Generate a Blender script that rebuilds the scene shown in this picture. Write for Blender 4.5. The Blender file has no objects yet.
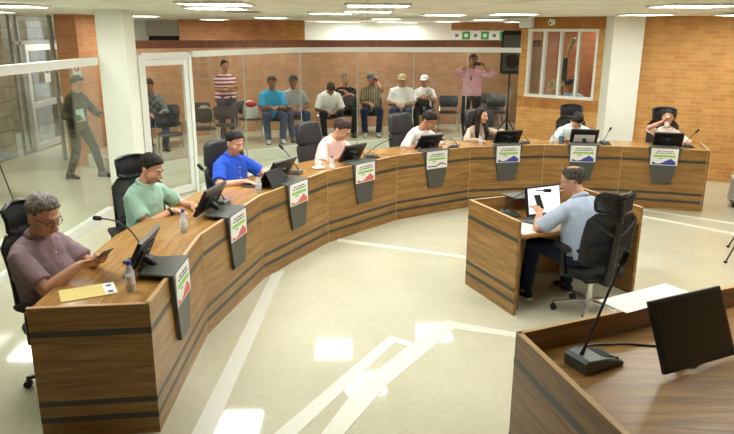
import bpy, bmesh, math, random
from mathutils import Vector, Matrix, noise
V = Vector
PI = math.pi
R = math.radians
SC = bpy.context.scene
COL = SC.collection
random.seed(7)

# ------------------------------------------------------------------ materials
def nodes(name):
    m = bpy.data.materials.new(name); m.use_nodes = True
    nt = m.node_tree; nt.nodes.clear()
    out = nt.nodes.new('ShaderNodeOutputMaterial')
    b = nt.nodes.new('ShaderNodeBsdfPrincipled')
    nt.links.new(b.outputs[0], out.inputs[0])
    return m, nt, b, out

def srgb(r, g, b):
    f = lambda c: (c/255/12.92) if c/255 <= .04045 else ((c/255+.055)/1.055)**2.4
    return (f(r), f(g), f(b), 1)

def N(nt, t, **kw):
    n = nt.nodes.new(t)
    for k, v in kw.items():
        if k in n.inputs: n.inputs[k].default_value = v
        else: setattr(n, k, v)
    return n

def ramp(nt, fac, stops):
    r = nt.nodes.new('ShaderNodeValToRGB')
    while len(r.color_ramp.elements) < len(stops): r.color_ramp.elements.new(.5)
    for e, (p, c) in zip(r.color_ramp.elements, stops): e.position = p; e.color = c
    nt.links.new(fac, r.inputs[0]); return r

def objvec(nt, scale=(1, 1, 1), rot=(0, 0, 0)):
    t = nt.nodes.new('ShaderNodeTexCoord'); mp = nt.nodes.new('ShaderNodeMapping')
    mp.inputs['Scale'].default_value = scale; mp.inputs['Rotation'].default_value = rot
    nt.links.new(t.outputs['Object'], mp.inputs[0]); return mp.outputs[0]

def plain(name, c, rough=.5, metal=0, bump=0, bscale=60, var=.06, spec=.5):
    """colour with a little procedural mottling"""
    m, nt, b, o = nodes(name)
    v = objvec(nt)
    n = N(nt, 'ShaderNodeTexNoise', Scale=bscale, Detail=3.0)
    nt.links.new(v, n.inputs['Vector'])
    dk = tuple(x*(1-var) for x in c[:3])+(1,); lt = tuple(min(1, x*(1+var)) for x in c[:3])+(1,)
    r = ramp(nt, n.outputs[0], [(.3, dk), (.7, lt)])
    nt.links.new(r.outputs[0], b.inputs['Base Color'])
    b.inputs['Roughness'].default_value = rough; b.inputs['Metallic'].default_value = metal
    b.inputs['Specular IOR Level'].default_value = spec
    if bump:
        bm = N(nt, 'ShaderNodeBump', Strength=bump, Distance=.004)
        nt.links.new(n.outputs[0], bm.inputs['Height']); nt.links.new(bm.outputs[0], b.inputs['Normal'])
    return m

def cloth(name, c, kind=None, c2=None, sc=30, rough=.85):
    m, nt, b, o = nodes(name)
    v = objvec(nt)
    n = N(nt, 'ShaderNodeTexNoise', Scale=9.0, Detail=4.0); nt.links.new(v, n.inputs['Vector'])
    w = N(nt, 'ShaderNodeTexNoise', Scale=260.0, Detail=1.0); nt.links.new(v, w.inputs['Vector'])
    dk = tuple(x*.9 for x in c[:3])+(1,); lt = tuple(min(1, x*1.06) for x in c[:3])+(1,)
    r = ramp(nt, n.outputs[0], [(.3, dk), (.7, lt)]); col = r.outputs[0]
    if kind:
        if kind == 'check':
            k = N(nt, 'ShaderNodeTexChecker', Scale=sc); nt.links.new(v, k.inputs['Vector']); fac = k.outputs[1]
        elif kind == 'hstripe':
            k = N(nt, 'ShaderNodeTexWave', Scale=sc, Distortion=1.0); k.bands_direction = 'Z'
            nt.links.new(v, k.inputs['Vector']); fac = ramp(nt, k.outputs[1], [(.45, (0,0,0,1)), (.55, (1,1,1,1))]).outputs[0]
        elif kind == 'vstripe':
            k = N(nt, 'ShaderNodeTexWave', Scale=sc, Distortion=1.5); k.bands_direction = 'X'
            nt.links.new(v, k.inputs['Vector']); fac = ramp(nt, k.outputs[1], [(.45, (0,0,0,1)), (.6, (1,1,1,1))]).outputs[0]
        else:
            k = N(nt, 'ShaderNodeTexVoronoi', Scale=sc); nt.links.new(v, k.inputs['Vector'])
            fac = ramp(nt, k.outputs[0], [(.22, (1,1,1,1)), (.3, (0,0,0,1))]).outputs[0]
        mx = N(nt, 'ShaderNodeMix', data_type='RGBA')
        nt.links.new(fac, mx.inputs[0]); nt.links.new(col, mx.inputs[6]); mx.inputs[7].default_value = c2
        col = mx.outputs[2]
    nt.links.new(col, b.inputs['Base Color'])
    b.inputs['Roughness'].default_value = rough; b.inputs['Specular IOR Level'].default_value = .2
    b.inputs['Sheen Weight'].default_value = .08
    bm = N(nt, 'ShaderNodeBump', Strength=.25, Distance=.002)
    nt.links.new(w.outputs[0], bm.inputs['Height']); nt.links.new(bm.outputs[0], b.inputs['Normal'])
    return m

def wood(name, dark, mid, light, rough=.35, grain=1.0):
    m, nt, b, o = nodes(name)
    v = objvec(nt, (1.1*grain, 14*grain, 14*grain))
    oi = nt.nodes.new('ShaderNodeObjectInfo')
    ad = N(nt, 'ShaderNodeVectorMath', operation='ADD')
    nt.links.new(v, ad.inputs[0]); nt.links.new(oi.outputs['Random'], ad.inputs[1])
    sc = N(nt, 'ShaderNodeVectorMath', operation='ADD'); nt.links.new(ad.outputs[0], sc.inputs[0])
    n1 = N(nt, 'ShaderNodeTexNoise', Scale=1.6, Detail=6.0, Roughness=.6, Distortion=.6); nt.links.new(sc.outputs[0], n1.inputs['Vector'])
    v2 = objvec(nt, (3.5*grain, 90*grain, 90*grain))
    n2 = N(nt, 'ShaderNodeTexNoise', Scale=1.5, Detail=3.0); nt.links.new(v2, n2.inputs['Vector'])
    mm = N(nt, 'ShaderNodeMix', data_type='FLOAT'); mm.inputs[0].default_value = .38
    nt.links.new(n1.outputs[0], mm.inputs[2]); nt.links.new(n2.outputs[0], mm.inputs[3])
    r = ramp(nt, mm.outputs[0], [(.33, dark), (.5, mid), (.66, light)])
    nt.links.new(r.outputs[0], b.inputs['Base Color'])
    b.inputs['Roughness'].default_value = rough
    bm = N(nt, 'ShaderNodeBump', Strength=.08, Distance=.002)
    nt.links.new(n2.outputs[0], bm.inputs['Height']); nt.links.new(bm.outputs[0], b.inputs['Normal'])
    return m

def brick(name, a, b2, mortar, bw=.27, bh=.078, ms=.006, off=.5, rough=.6, plane='XZ', bumpy=.5, mix=.0):
    m, nt, b, o = nodes(name)
    t = nt.nodes.new('ShaderNodeTexCoord')
    s = nt.nodes.new('ShaderNodeSeparateXYZ'); c = nt.nodes.new('ShaderNodeCombineXYZ')
    nt.links.new(t.outputs['Object'], s.inputs[0])
    if plane == 'XZ':
        su = N(nt, 'ShaderNodeMath', operation='ADD'); nt.links.new(s.outputs[0], su.inputs[0]); nt.links.new(s.outputs[1], su.inputs[1])
        nt.links.new(su.outputs[0], c.inputs[0]); nt.links.new(s.outputs[2], c.inputs[1])
    else:
        nt.links.new(s.outputs[0], c.inputs[0]); nt.links.new(s.outputs[1], c.inputs[1])
    k = nt.nodes.new('ShaderNodeTexBrick'); k.offset = off; k.squash = 1
    for q, val in (('Scale', 1.0), ('Mortar Size', ms), ('Brick Width', bw), ('Row Height', bh), ('Bias', mix), ('Mortar Smooth', .3)):
        k.inputs[q].default_value = val
    k.inputs['Color1'].default_value = a; k.inputs['Color2'].default_value = b2; k.inputs['Mortar'].default_value = mortar
    nt.links.new(c.outputs[0], k.inputs['Vector'])
    n = N(nt, 'ShaderNodeTexNoise', Scale=3.0, Detail=5.0); nt.links.new(t.outputs['Object'], n.inputs['Vector'])
    mx = N(nt, 'ShaderNodeMix', data_type='RGBA', blend_type='MULTIPLY'); mx.inputs[0].default_value = .5
    rr = ramp(nt, n.outputs[0], [(.3, (.72, .7, .66, 1)), (.7, (1.15, 1.15, 1.12, 1))])
    nt.links.new(k.outputs[0], mx.inputs[6]); nt.links.new(rr.outputs[0], mx.inputs[7])
    nt.links.new(mx.outputs[2], b.inputs['Base Color'])
    b.inputs['Roughness'].default_value = rough; b.inputs['Specular IOR Level'].default_value = .3
    if bumpy:
        bm = N(nt, 'ShaderNodeBump', Strength=bumpy, Distance=.006, invert=True)
        nt.links.new(k.outputs[1], bm.inputs['Height']); nt.links.new(bm.outputs[0], b.inputs['Normal'])
    return m

def glass(name, tint=(.97, .99, .97, 1), refl=1.0):
    m, nt, b, o = nodes(name); nt.nodes.remove(b)
    tr = N(nt, 'ShaderNodeBsdfTransparent', Color=tint)
    gl = N(nt, 'ShaderNodeBsdfGlossy', Color=(1, 1, 1, 1), Roughness=.02)
    lw_ = N(nt, 'ShaderNodeLayerWeight', Blend=.5)
    pw = N(nt, 'ShaderNodeMath', operation='POWER'); pw.inputs[1].default_value = 5.0; nt.links.new(lw_.outputs['Facing'], pw.inputs[0])
    fr = N(nt, 'ShaderNodeMath', operation='MULTIPLY_ADD'); fr.inputs[1].default_value = .9; fr.inputs[2].default_value = .035; nt.links.new(pw.outputs[0], fr.inputs[0])
    mu = N(nt, 'ShaderNodeMath', operation='MULTIPLY'); mu.inputs[1].default_value = refl
    mx = nt.nodes.new('ShaderNodeMixShader')
    nt.links.new(fr.outputs[0], mu.inputs[0]); nt.links.new(mu.outputs[0], mx.inputs[0])
    nt.links.new(tr.outputs[0], mx.inputs[1]); nt.links.new(gl.outputs[0], mx.inputs[2]); nt.links.new(mx.outputs[0], o.inputs[0])
    return m

def emit(name, c, s):
    m, nt, b, o = nodes(name); nt.nodes.remove(b)
    e = N(nt, 'ShaderNodeEmission', Color=c, Strength=s); nt.links.new(e.outputs[0], o.inputs[0])
    return m

def meshfab(name, c, alpha=.92):
    m, nt, b, o = nodes(name)
    b.inputs['Base Color'].default_value = c; b.inputs['Roughness'].default_value = .8
    v = objvec(nt)
    ck = N(nt, 'ShaderNodeTexVoronoi', Scale=220.0); nt.links.new(v, ck.inputs['Vector'])
    r = ramp(nt, ck.outputs[0], [(.2, (.35, .35, .35, 1)), (.5, (alpha, alpha, alpha, 1))])
    r.color_ramp.interpolation = 'LINEAR'
    nt.links.new(r.outputs[0], b.inputs['Alpha'])
    return m

def floor_mat():
    m, nt, b, o = nodes('polished cream floor')
    v = objvec(nt)
    n1 = N(nt, 'ShaderNodeTexNoise', Scale=1.3, Detail=6.0, Roughness=.65); nt.links.new(v, n1.inputs['Vector'])
    n2 = N(nt, 'ShaderNodeTexNoise', Scale=22.0, Detail=4.0, Distortion=1.0); nt.links.new(v, n2.inputs['Vector'])
    mm = N(nt, 'ShaderNodeMix', data_type='FLOAT'); mm.inputs[0].default_value = .45
    nt.links.new(n1.outputs[0], mm.inputs[2]); nt.links.new(n2.outputs[0], mm.inputs[3])
    r = ramp(nt, mm.outputs[0], [(.3, srgb(196, 193, 168)), (.52, srgb(207, 204, 181)), (.7, srgb(215, 213, 193))])
    nt.links.new(r.outputs[0], b.inputs['Base Color'])
    b.inputs['Roughness'].default_value = .055; b.inputs['IOR'].default_value = 1.55
    return m

def ceil_mat():
    m = brick('ceiling tiles', srgb(240, 241, 232), srgb(236, 237, 226), srgb(204, 205, 192), bw=1.22, bh=.61, ms=.008, off=0, rough=.9, plane='XY', bumpy=.15)
    return m

M = {}
M['floor'] = floor_mat()
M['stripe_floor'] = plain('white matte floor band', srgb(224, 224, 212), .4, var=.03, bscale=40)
M['ceil'] = ceil_mat()
M['cream'] = plain('cream painted column', srgb(238, 241, 230), .6, var=.015, bscale=4)
M['white'] = plain('white paint', srgb(232, 232, 226), .55, var=.02, bscale=5)
M['greywall'] = plain('grey paint', srgb(190, 186, 178), .6, var=.03, bscale=4)
M['opening_shade'] = plain('painted opening shade', srgb(38, 30, 28), .7)
M['brick_r'] = brick('honey brick', srgb(208, 158, 94), srgb(192, 136, 74), srgb(204, 168, 116), bw=.225, bh=.068, ms=.005)
M['brick_sold'] = brick('soldier brick', srgb(190, 132, 66), srgb(172, 110, 50), srgb(150, 110, 66), bw=.078, bh=.30, off=0, ms=.006)
M['brick_low'] = brick('tan brick', srgb(190, 148, 114), srgb(180, 134, 100), srgb(172, 132, 100))
M['brick_cap'] = brick('brown brick course', srgb(122, 76, 48), srgb(108, 64, 40), srgb(92, 60, 40), bw=.085, bh=.17, off=0, ms=.006)
M['brick_far'] = brick('orange brick', srgb(198, 142, 98), srgb(184, 124, 82), srgb(190, 148, 112))
M['brick_booth'] = brick('red brick', srgb(170, 100, 60), srgb(150, 82, 48), srgb(150, 104, 76))
M['stone'] = brick('grey stone block', srgb(176, 166, 142), srgb(156, 146, 122), srgb(128, 118, 98), bw=.55, bh=.28, ms=.01, rough=.9, bumpy=.8)
M['alu'] = plain('white aluminium', srgb(226, 228, 222), .4, var=.02)
M['alu_grey'] = plain('grey aluminium', srgb(176, 178, 170), .35, .3, var=.02)
M['glass'] = glass('partition glass')
M['lamp'] = emit('lamp diffuser', (.985, 1, .945, 1), 15.0)
M['lamp_frame'] = plain('lamp frame', srgb(225, 225, 215), .5)
M['vent'] = plain('vent metal', srgb(96, 98, 90), .5)
M['wood'] = wood('oak laminate front', srgb(112, 80, 40), srgb(150, 112, 60), srgb(178, 138, 82))
M['wood_top'] = wood('oak laminate top', srgb(132, 94, 48), srgb(166, 122, 66), srgb(192, 148, 90), rough=.22)
M['wood_dark'] = wood('walnut laminate', srgb(92, 62, 30), srgb(128, 90, 46), srgb(154, 112, 62), rough=.3)
M['wood_edge'] = wood('pale edge band', srgb(176, 140, 92), srgb(196, 160, 112), srgb(210, 176, 128), rough=.4)
M['inlay'] = plain('dark grey inlay', srgb(66, 62, 54), .4, var=.05)
M['holder'] = plain('charcoal laminate', srgb(76, 78, 74), .42, var=.05)
M['black'] = plain('black plastic', srgb(24, 24, 26), .38, var=.1)
M['black_matte'] = plain('black matte', srgb(30, 30, 32), .7, var=.1, bump=.1)
M['screen_off'] = plain('dark screen with reflection tint', srgb(40, 50, 48), .07, var=.08, bscale=6)  # base colour lifted to grey-green to stand in for reflections
M['screen_white'] = emit('lit white screen', (.93, .95, 1, 1), .85)
M['grey_plastic'] = plain('grey plastic', srgb(78, 86, 86), .35, var=.05)
M['silver'] = plain('silver', srgb(190, 192, 192), .25, .8, var=.03)
M['chrome'] = plain('chrome', srgb(226, 226, 226), .22, .75, var=.02)
M['leather'] = plain('dark leather', srgb(31, 32, 36), .42, bump=.3, bscale=180, var=.12)
M['seat_fab'] = plain('black seat fabric', srgb(30, 30, 33), .9, bump=.3, bscale=300, var=.15)
M['mesh'] = meshfab('black chair mesh', srgb(40, 41, 44))
M['shell'] = plain('dark plastic shell', srgb(44, 48, 50), .42, var=.05)
M['paper'] = plain('white paper', srgb(238, 238, 236), .7, var=.02)
M['text'] = plain('grey print', srgb(120, 124, 128), .7)
M['green'] = plain('green print', srgb(150, 205, 110), .6)
M['red'] = plain('red print', srgb(214, 110, 104), .6)
M['brown_print'] = plain('maroon print', srgb(110, 70, 74), .6)
M['blue'] = plain('blue print', srgb(62, 72, 170), .6)
M['envelope'] = plain('yellow envelope', srgb(232, 212, 130), .7, var=.03)
def frosted(name):
    m = glass(name, (.9, .93, .95, 1), 1.4); nt = m.node_tree
    out = [n for n in nt.nodes if n.type == 'OUTPUT_MATERIAL'][0]; sh = out.inputs[0].links[0].from_socket
    df = N(nt, 'ShaderNodeBsdfDiffuse', Color=(.86, .9, .92, 1)); mx = nt.nodes.new('ShaderNodeMixShader'); mx.inputs[0].default_value = .38
    nt.links.new(sh, mx.inputs[1]); nt.links.new(df.outputs[0], mx.inputs[2]); nt.links.new(mx.outputs[0], out.inputs[0]); return m
M['water'] = frosted('clear bottle plastic')
M['label_w'] = plain('bottle label', srgb(225, 230, 235), .4)
M['cap_blue'] = plain('blue cap', srgb(44, 48, 160), .35)
M['porcelain'] = plain('white porcelain', srgb(240, 240, 236), .2, var=.01)
M['greenphone'] = plain('dark green phone case', srgb(60, 92, 62), .35)
M['sign_red'] = plain('sign red', srgb(200, 50, 50), .5)
M['card_green'] = plain('green card', srgb(60, 160, 84), .6)
M['eye_w'] = plain('eye white', srgb(225, 220, 212), .2)
M['iris'] = plain('dark iris', srgb(40, 26, 18), .15)
M['mint'] = plain('mint folder', srgb(178, 220, 190), .6)
M['bluegrey'] = plain('blue grey cup', srgb(92, 116, 138), .5)
M['tan'] = plain('tan lamp', srgb(190, 170, 110), .5)

# ------------------------------------------------------------------ mesh builder
class MB:
    def __init__(s): s.v = []; s.f = []; s.m = []; s.T = Matrix.Identity(4)
    def add(s, vs, fs, m=0):
        b = len(s.v); s.v += [s.T @ V(p) for p in vs]
        for f in fs: s.f.append([b+i for i in f]); s.m.append(m)
        return s
    def box(s, c, d, Mx=None, m=0):
        x, y, z = d[0]/2, d[1]/2, d[2]/2; Mx = Mx or Matrix.Identity(3)
        vs = [V(c)+Mx @ V((sx*x, sy*y, sz*z)) for sz in (-1, 1) for sy in (-1, 1) for sx in (-1, 1)]
        return s.add(vs, [(0,2,3,1),(4,5,7,6),(0,1,5,4),(2,6,7,3),(0,4,6,2),(1,3,7,5)], m)
    def prism(s, poly, z0, z1, m=0):
        n = len(poly)
        ar = sum(poly[i][0]*poly[(i+1)%n][1]-poly[(i+1)%n][0]*poly[i][1] for i in range(n))
        if ar < 0: poly = poly[::-1]
        vs = [(p[0], p[1], z0) for p in poly]+[(p[0], p[1], z1) for p in poly]
        fs = [tuple(range(n))[::-1], tuple(range(n, 2*n))]+[(i, (i+1)%n, n+(i+1)%n, n+i) for i in range(n)]
        return s.add(vs, fs, m)
    def extr(s, poly, o, ax, ay, az, t, m=0):
        """2-D polygon in the plane (ax, ay) at o, thickness t along az"""
        o, ax, ay, az = V(o), V(ax), V(ay), V(az); n = len(poly)
        vs = [o+ax*p[0]+ay*p[1] for p in poly]+[o+ax*p[0]+ay*p[1]+az*t for p in poly]
        fs = [tuple(range(n))[::-1], tuple(range(n, 2*n))]+[(i, (i+1)%n, n+(i+1)%n, n+i) for i in range(n)]
        return s.add(vs, fs, m)
    def loft(s, rings, m=0, cap=True):
        n = len(rings[0]); vs = [p for r in rings for p in r]; fs = []
        for k in range(len(rings)-1):
            for i in range(n):
                j = (i+1) % n; fs.append((k*n+i, k*n+j, (k+1)*n+j, (k+1)*n+i))
        if cap:
            fs.append(tuple(range(n))[::-1]); fs.append(tuple(range((len(rings)-1)*n, len(rings)*n)))
        return s.add(vs, fs, m)
    def tube(s, pts, r, n=10, m=0, rnd=False, flat=1.0, up=None):
        pts = [V(p) for p in pts]; k = len(pts)
        rs = list(r) if isinstance(r, (list, tuple)) else [r]*k
        if rnd:   # rounded ends
            d0 = (pts[0]-pts[1]).normalized(); d1 = (pts[-1]-pts[-2]).normalized()
            pre = [(pts[0]+d0*rs[0]*math.sin(a), rs[0]*math.cos(a)) for a in (1.45, 1.1, .6)]
            post = [(pts[-1]+d1*rs[-1]*math.sin(a), rs[-1]*math.cos(a)) for a in (.6, 1.1, 1.45)]
            pts = [p for p, _ in pre]+pts+[p for p, _ in post]; rs = [q for _, q in pre]+rs+[q for _, q in post]; k = len(pts)
        rings = []; prev = None
        for i in range(k):
            t = (pts[min(i+1, k-1)]-pts[max(i-1, 0)]).normalized()
            if prev is None:
                u = V(up) if up else (V((0, 0, 1)) if abs(t.z) < .9 else V((1, 0, 0)))
                a = t.cross(u).normalized()
            else: a = (prev-t*prev.dot(t)).normalized()
            prev = a; b = t.cross(a)
            rings.append([pts[i]+a*rs[i]*math.cos(2*PI*q/n)+b*rs[i]*flat*math.sin(2*PI*q/n) for q in range(n)])
        return s.loft(rings, m)
    def cyl(s, p0, p1, r0, r1=None, n=16, m=0): return s.tube([p0, p1], [r0, r0 if r1 is None else r1], n, m)
    def lathe(s, prof, c=(0, 0, 0), n=20, m=0):
        return s.loft([[V(c)+V((r*math.cos(2*PI*q/n), r*math.sin(2*PI*q/n), z)) for q in range(n)] for r, z in prof], m)
    def ell(s, c, r, Mx=None, nu=16, nv=10, m=0):
        Mx = Mx or Matrix.Identity(3); c = V(c); rings = []
        for i in range(nv+1):
            a = -PI/2+PI*i/nv; a = max(-1.5, min(1.5, a))
            rings.append([c+Mx @ V((r[0]*math.cos(a)*math.cos(2*PI*q/nu), r[1]*math.cos(a)*math.sin(2*PI*q/nu), r[2]*math.sin(a))) for q in range(nu)])
        return s.loft(rings, m)
    def mesh(s, name):
        me = bpy.data.meshes.new(name); me.from_pydata(s.v, [], s.f)
        for p, i in zip(me.polygons, s.m): p.material_index = i
        bm = bmesh.new(); bm.from_mesh(me); bmesh.ops.recalc_face_normals(bm, faces=bm.faces); bm.to_mesh(me); bm.free()
        return me
    def build(s, name, mats, parent=None, smooth=False, bevel=0, seg=2, loc=None, rotz=0):
        me = s.mesh(name)
        for mt in (mats if isinstance(mats, (list, tuple)) else [mats]): me.materials.append(mt)
        o = bpy.data.objects.new(name, me); COL.objects.link(o)
        if smooth:
            for p in me.polygons: p.use_smooth = True
            me.set_sharp_from_angle(angle=R(40))
        if bevel:
            b = o.modifiers.new('bevel', 'BEVEL'); b.width = bevel; b.segments = seg; b.limit_method = 'ANGLE'; b.angle_limit = R(50)
        if parent: o.parent = parent
        if loc: o.location = loc
        if rotz: o.rotation_euler[2] = rotz
        return o

def tag(o, label=None, cat=None, group=None, kind=None):
    if label: o['label'] = label
    if cat: o['category'] = cat
    if group: o['group'] = group
    if kind: o['kind'] = kind
    return o

def thing(name, label, cat, loc=(0, 0, 0), rz=0, group=None):
    o = bpy.data.objects.new(name, None); COL.objects.link(o)
    o.empty_display_size = .1; o.location = loc; o.rotation_euler = (0, 0, rz)
    return tag(o, label, cat, group)

def struct_root(name, loc=(0, 0, 0), rz=0):
    o = bpy.data.objects.new(name, None); COL.objects.link(o); o.empty_display_size = .1
    o.location = loc; o.rotation_euler = (0, 0, rz); o['kind'] = 'structure'; return o

def copy_tree(o, parent=None):
    c = o.copy(); COL.objects.link(c)
    if parent: c.parent = parent
    for ch in list(o.children): copy_tree(ch, c)
    return c

def put(proto, used, loc, rz, label, group=None):
    o = copy_tree(proto) if used else proto
    o.location = loc; o.rotation_euler = (0, 0, rz); o['label'] = label
    if group: o['group'] = group
    return o

def heading(v): return math.atan2(v[1], v[0])-PI/2     # rotation that turns local +Y towards v

def wallseg(name, p0, p1, z0, z1, mat, th=.12, side=1):
    """wall slab whose visible face runs p0 -> p1; local x along it"""
    p0, p1 = V(p0), V(p1); d = p1-p0; L = d.length; a = math.atan2(d.y, d.x)
    b = MB().box((L/2, side*th/2, (z0+z1)/2), (L, th, z1-z0))
    return tag(b.build(name, mat, loc=(p0.x, p0.y, 0), rotz=a), kind='structure')
EXPOSURE = 0.9
# ------------------------------------------------------------------ camera, world
cam = bpy.data.cameras.new('camera'); co = bpy.data.objects.new('camera', cam); COL.objects.link(co)
cam.sensor_width = 36; cam.lens = 668/734*36; cam.clip_start = .05; cam.clip_end = 200
P_, RO = math.atan(187/668), .0043
rt, up, fw = V((1, 0, 0)), V((0, math.sin(P_), math.cos(P_))), V((0, math.cos(P_), -math.sin(P_)))
r2 = rt*math.cos(RO)+up*math.sin(RO); u2 = -rt*math.sin(RO)+up*math.cos(RO)
mw = Matrix((r2, u2, -fw)).transposed().to_4x4(); mw.translation = V((0, 0, 2.5)); co.matrix_world = mw
SC.camera = co
w = bpy.data.worlds.new('world'); SC.world = w; w.use_nodes = True
w.node_tree.nodes['Background'].inputs[0].default_value = (.85, .93, 1, 1)
w.node_tree.nodes['Background'].inputs[1].default_value = .9
SC.view_settings.view_transform = 'Standard'; SC.view_settings.look = 'None'
SC.view_settings.exposure = EXPOSURE; SC.view_settings.gamma = 1; SC.view_settings.use_curve_mapping = False

CH = 2.75
FZ = .22
# ------------------------------------------------------------------ floor, ceiling
tag(MB().box((0, 11.5, -.1), (18, 29, .2)).build('floor', M['floor']), kind='structure')
tag(MB().box((.4, 12, CH+.05), (15.2, 28.4, .1)).build('ceiling', M['ceil']), kind='structure')
plat = [(-5.25, 12.42), (-4.86, 12.15), (-3.75, 11.5), (-3.27, 12.1), (-2.3, 12.9), (-1.3, 13.7), (.3, 14.3), (3.35, 14.6), (4.9, 17.6), (0, 16.9), (-2.4, 16), (-4.7, 14.4), (-5.25, 13.6)]
tag(MB().prism(plat, .0, FZ).build('floor_platform', M['floor']), kind='structure')
b = MB()
fr = plat[:8]
for k in range(len(fr)-1):
    p, q = V(fr[k]+(0,)), V(fr[k+1]+(0,)); d = (q-p).normalized(); n = V((d.y, -d.x, 0))
    b.prism([(p+n*.012)[:2], (q+n*.012)[:2], (q-n*.05)[:2], (p-n*.05)[:2]], 0, FZ+.004)
tag(b.build('trim_1', M['stripe_floor']), kind='structure')
_bz = [0]
def band(pts, z=.0012):
    _bz[0] += 1; z += .0006*_bz[0]
    return tag(MB().prism(pts, -.01, z).build('trim_2', M['stripe_floor']), kind='structure')
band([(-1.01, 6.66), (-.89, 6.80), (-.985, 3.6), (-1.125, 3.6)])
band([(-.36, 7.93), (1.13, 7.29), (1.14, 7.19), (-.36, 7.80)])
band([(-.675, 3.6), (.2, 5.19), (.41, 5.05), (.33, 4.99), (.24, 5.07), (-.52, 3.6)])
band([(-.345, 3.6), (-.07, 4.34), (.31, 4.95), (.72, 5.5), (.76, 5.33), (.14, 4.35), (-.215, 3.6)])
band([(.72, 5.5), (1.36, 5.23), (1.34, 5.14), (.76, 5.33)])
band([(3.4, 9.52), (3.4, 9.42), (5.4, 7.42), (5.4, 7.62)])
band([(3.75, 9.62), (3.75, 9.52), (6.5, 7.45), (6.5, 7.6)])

# ------------------------------------------------------------------ walls
wallseg('wall_right', (4.74, 12.02), (6.95, 10.78), 0, CH, M['brick_r'])
wallseg('wall_right', (6.95, 10.78), (6.95, -2), 0, CH, M['brick_r'])
wallseg('wall_front', (7, -2), (-7.2, -2), 0, CH, M['brick_far'])
wallseg('wall_left', (-7.06, -2), (-7.06, 13.35), 0, CH, M['stone'], th=.3)
wallseg('wall_outside', (-8.7, 8), (-8.7, 21), 0, 3.4, M['stone'], th=.3)
# window wall of the booth
A, Bp = V((2.95, 13.32)), V((4.26, 12.3)); d = (Bp-A); L = d.length; d.normalize(); rzw = math.atan2(d.y, d.x)
WX0, WX1, WZ0, WZ1 = .15, L*.905, 1.27, 2.53
for nm, x0, x1, z0, z1, mt in (('low', 0, L, 0, 1.06, 'brick_r'), ('ledge', 0, L, 1.06, WZ0, 'brick_sold'), ('pier', 0, WX0, WZ0, WZ1, 'brick_r'), ('pier', WX1, L, WZ0, WZ1, 'brick_r'), ('top', 0, L, WZ1, CH, 'brick_sold')):
    o = MB().box(((x0+x1)/2, .11, (z0+z1)/2), (x1-x0, .22, z1-z0)).build('wall_booth', M[mt], loc=(A.x, A.y, 0), rotz=rzw); tag(o, kind='structure')
wn = struct_root('window_3', (A.x, A.y, 0), rzw)
MB().box(((WX0+WX1)/2, .05, WZ0+.02), (WX1-WX0, .14, .05)).build('window_sill', M['alu'], wn)
MB().box(((WX0+WX1)/2, .05, WZ1-.02), (WX1-WX0, .12, .05)).build('head_rail', M['alu'], wn)
ww = (WX1-WX0)
for f_ in (.018, .245, .485, .735, .985):
    MB().box((WX0+ww*f_, .05, (WZ0+WZ1)/2), (.045, .11, WZ1-WZ0-.06)).build('mullion', M['alu'], wn)
for f0, f1 in ((.018, .245), (.245, .485), (.485, .735), (.735, .985)):
    MB().box((WX0+ww*(f0+f1)/2, .06, (WZ0+WZ1)/2), (ww*(f1-f0)-.05, .008, WZ1-WZ0-.09)).build('pane', M['glass'], wn)
nb = V((-d.y, d.x))
e0, e1 = A+nb*2.1-d*.5, Bp+nb*2.1+d*.3
wallseg('wall_booth', (e0.x, e0.y), (e1.x, e1.y), 0, CH, M['brick_booth'])
e2 = Bp+nb*.22; wallseg('wall_booth', (e1.x, e1.y), (e2.x, e2.y), 0, CH, M['brick_booth'], side=1)
# columns
tag(MB().box((-3.385, 9.30, CH/2), (.37, .40, CH)).build('column_left', M['cream']), kind='structure')
tag(MB().box((4.49, 12.13, CH/2), (.53, .42, CH)).build('column_right', M['cream']), kind='structure')
tag(MB().box((-5.43, 13.05, CH/2), (.38, 1.2, CH)).build('column_lobby', M['brick_far']), kind='structure')
# low brick wall behind the public seats
lw = [(-5.25, 13.62), (-4.65, 14.3), (-2.4, 15.6), (0, 16.4), (4.9, 17.5)]
for k in range(4):
    wallseg('wall_public', lw[k], lw[k+1], 0, 2.11, M['brick_low'], th=.2)
    wallseg('wall_public', lw[k], lw[k+1], 2.11, 2.27, M['brick_cap'], th=.2)
# hall beyond
wallseg('wall_hall', (-9, 19.6), (-6.1, 19.6), 0, CH, M['white'])
wallseg('wall_hall', (-6.15, 19.4), (-4.9, 19.4), 0, 2.32, M['opening_shade'])  # flat dark slab; the opening's shade is put into its colour
wallseg('wall_hall', (-6.2, 19.35), (-4.9, 19.35), 2.32, CH, M['greywall'])
wallseg('wall_hall', (-4.95, 18.2), (-2.6, 19.2), 0, CH, M['brick_far'])
wallseg('wall_hall', (-2.6, 19.2), (-1.75, 19.2), 0, CH, M['brick_r'])
wallseg('wall_hall', (-2.2, 22.5), (2.75, 22.5), 0, CH, M['white'])
wallseg('wall_hall', (2.6, 21.5), (6.4, 21.5), 0, CH, M['brick_far'])
wallseg('wall_hall', (6.4, 21.6), (6.4, 13.6), 0, CH, M['white'])
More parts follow.
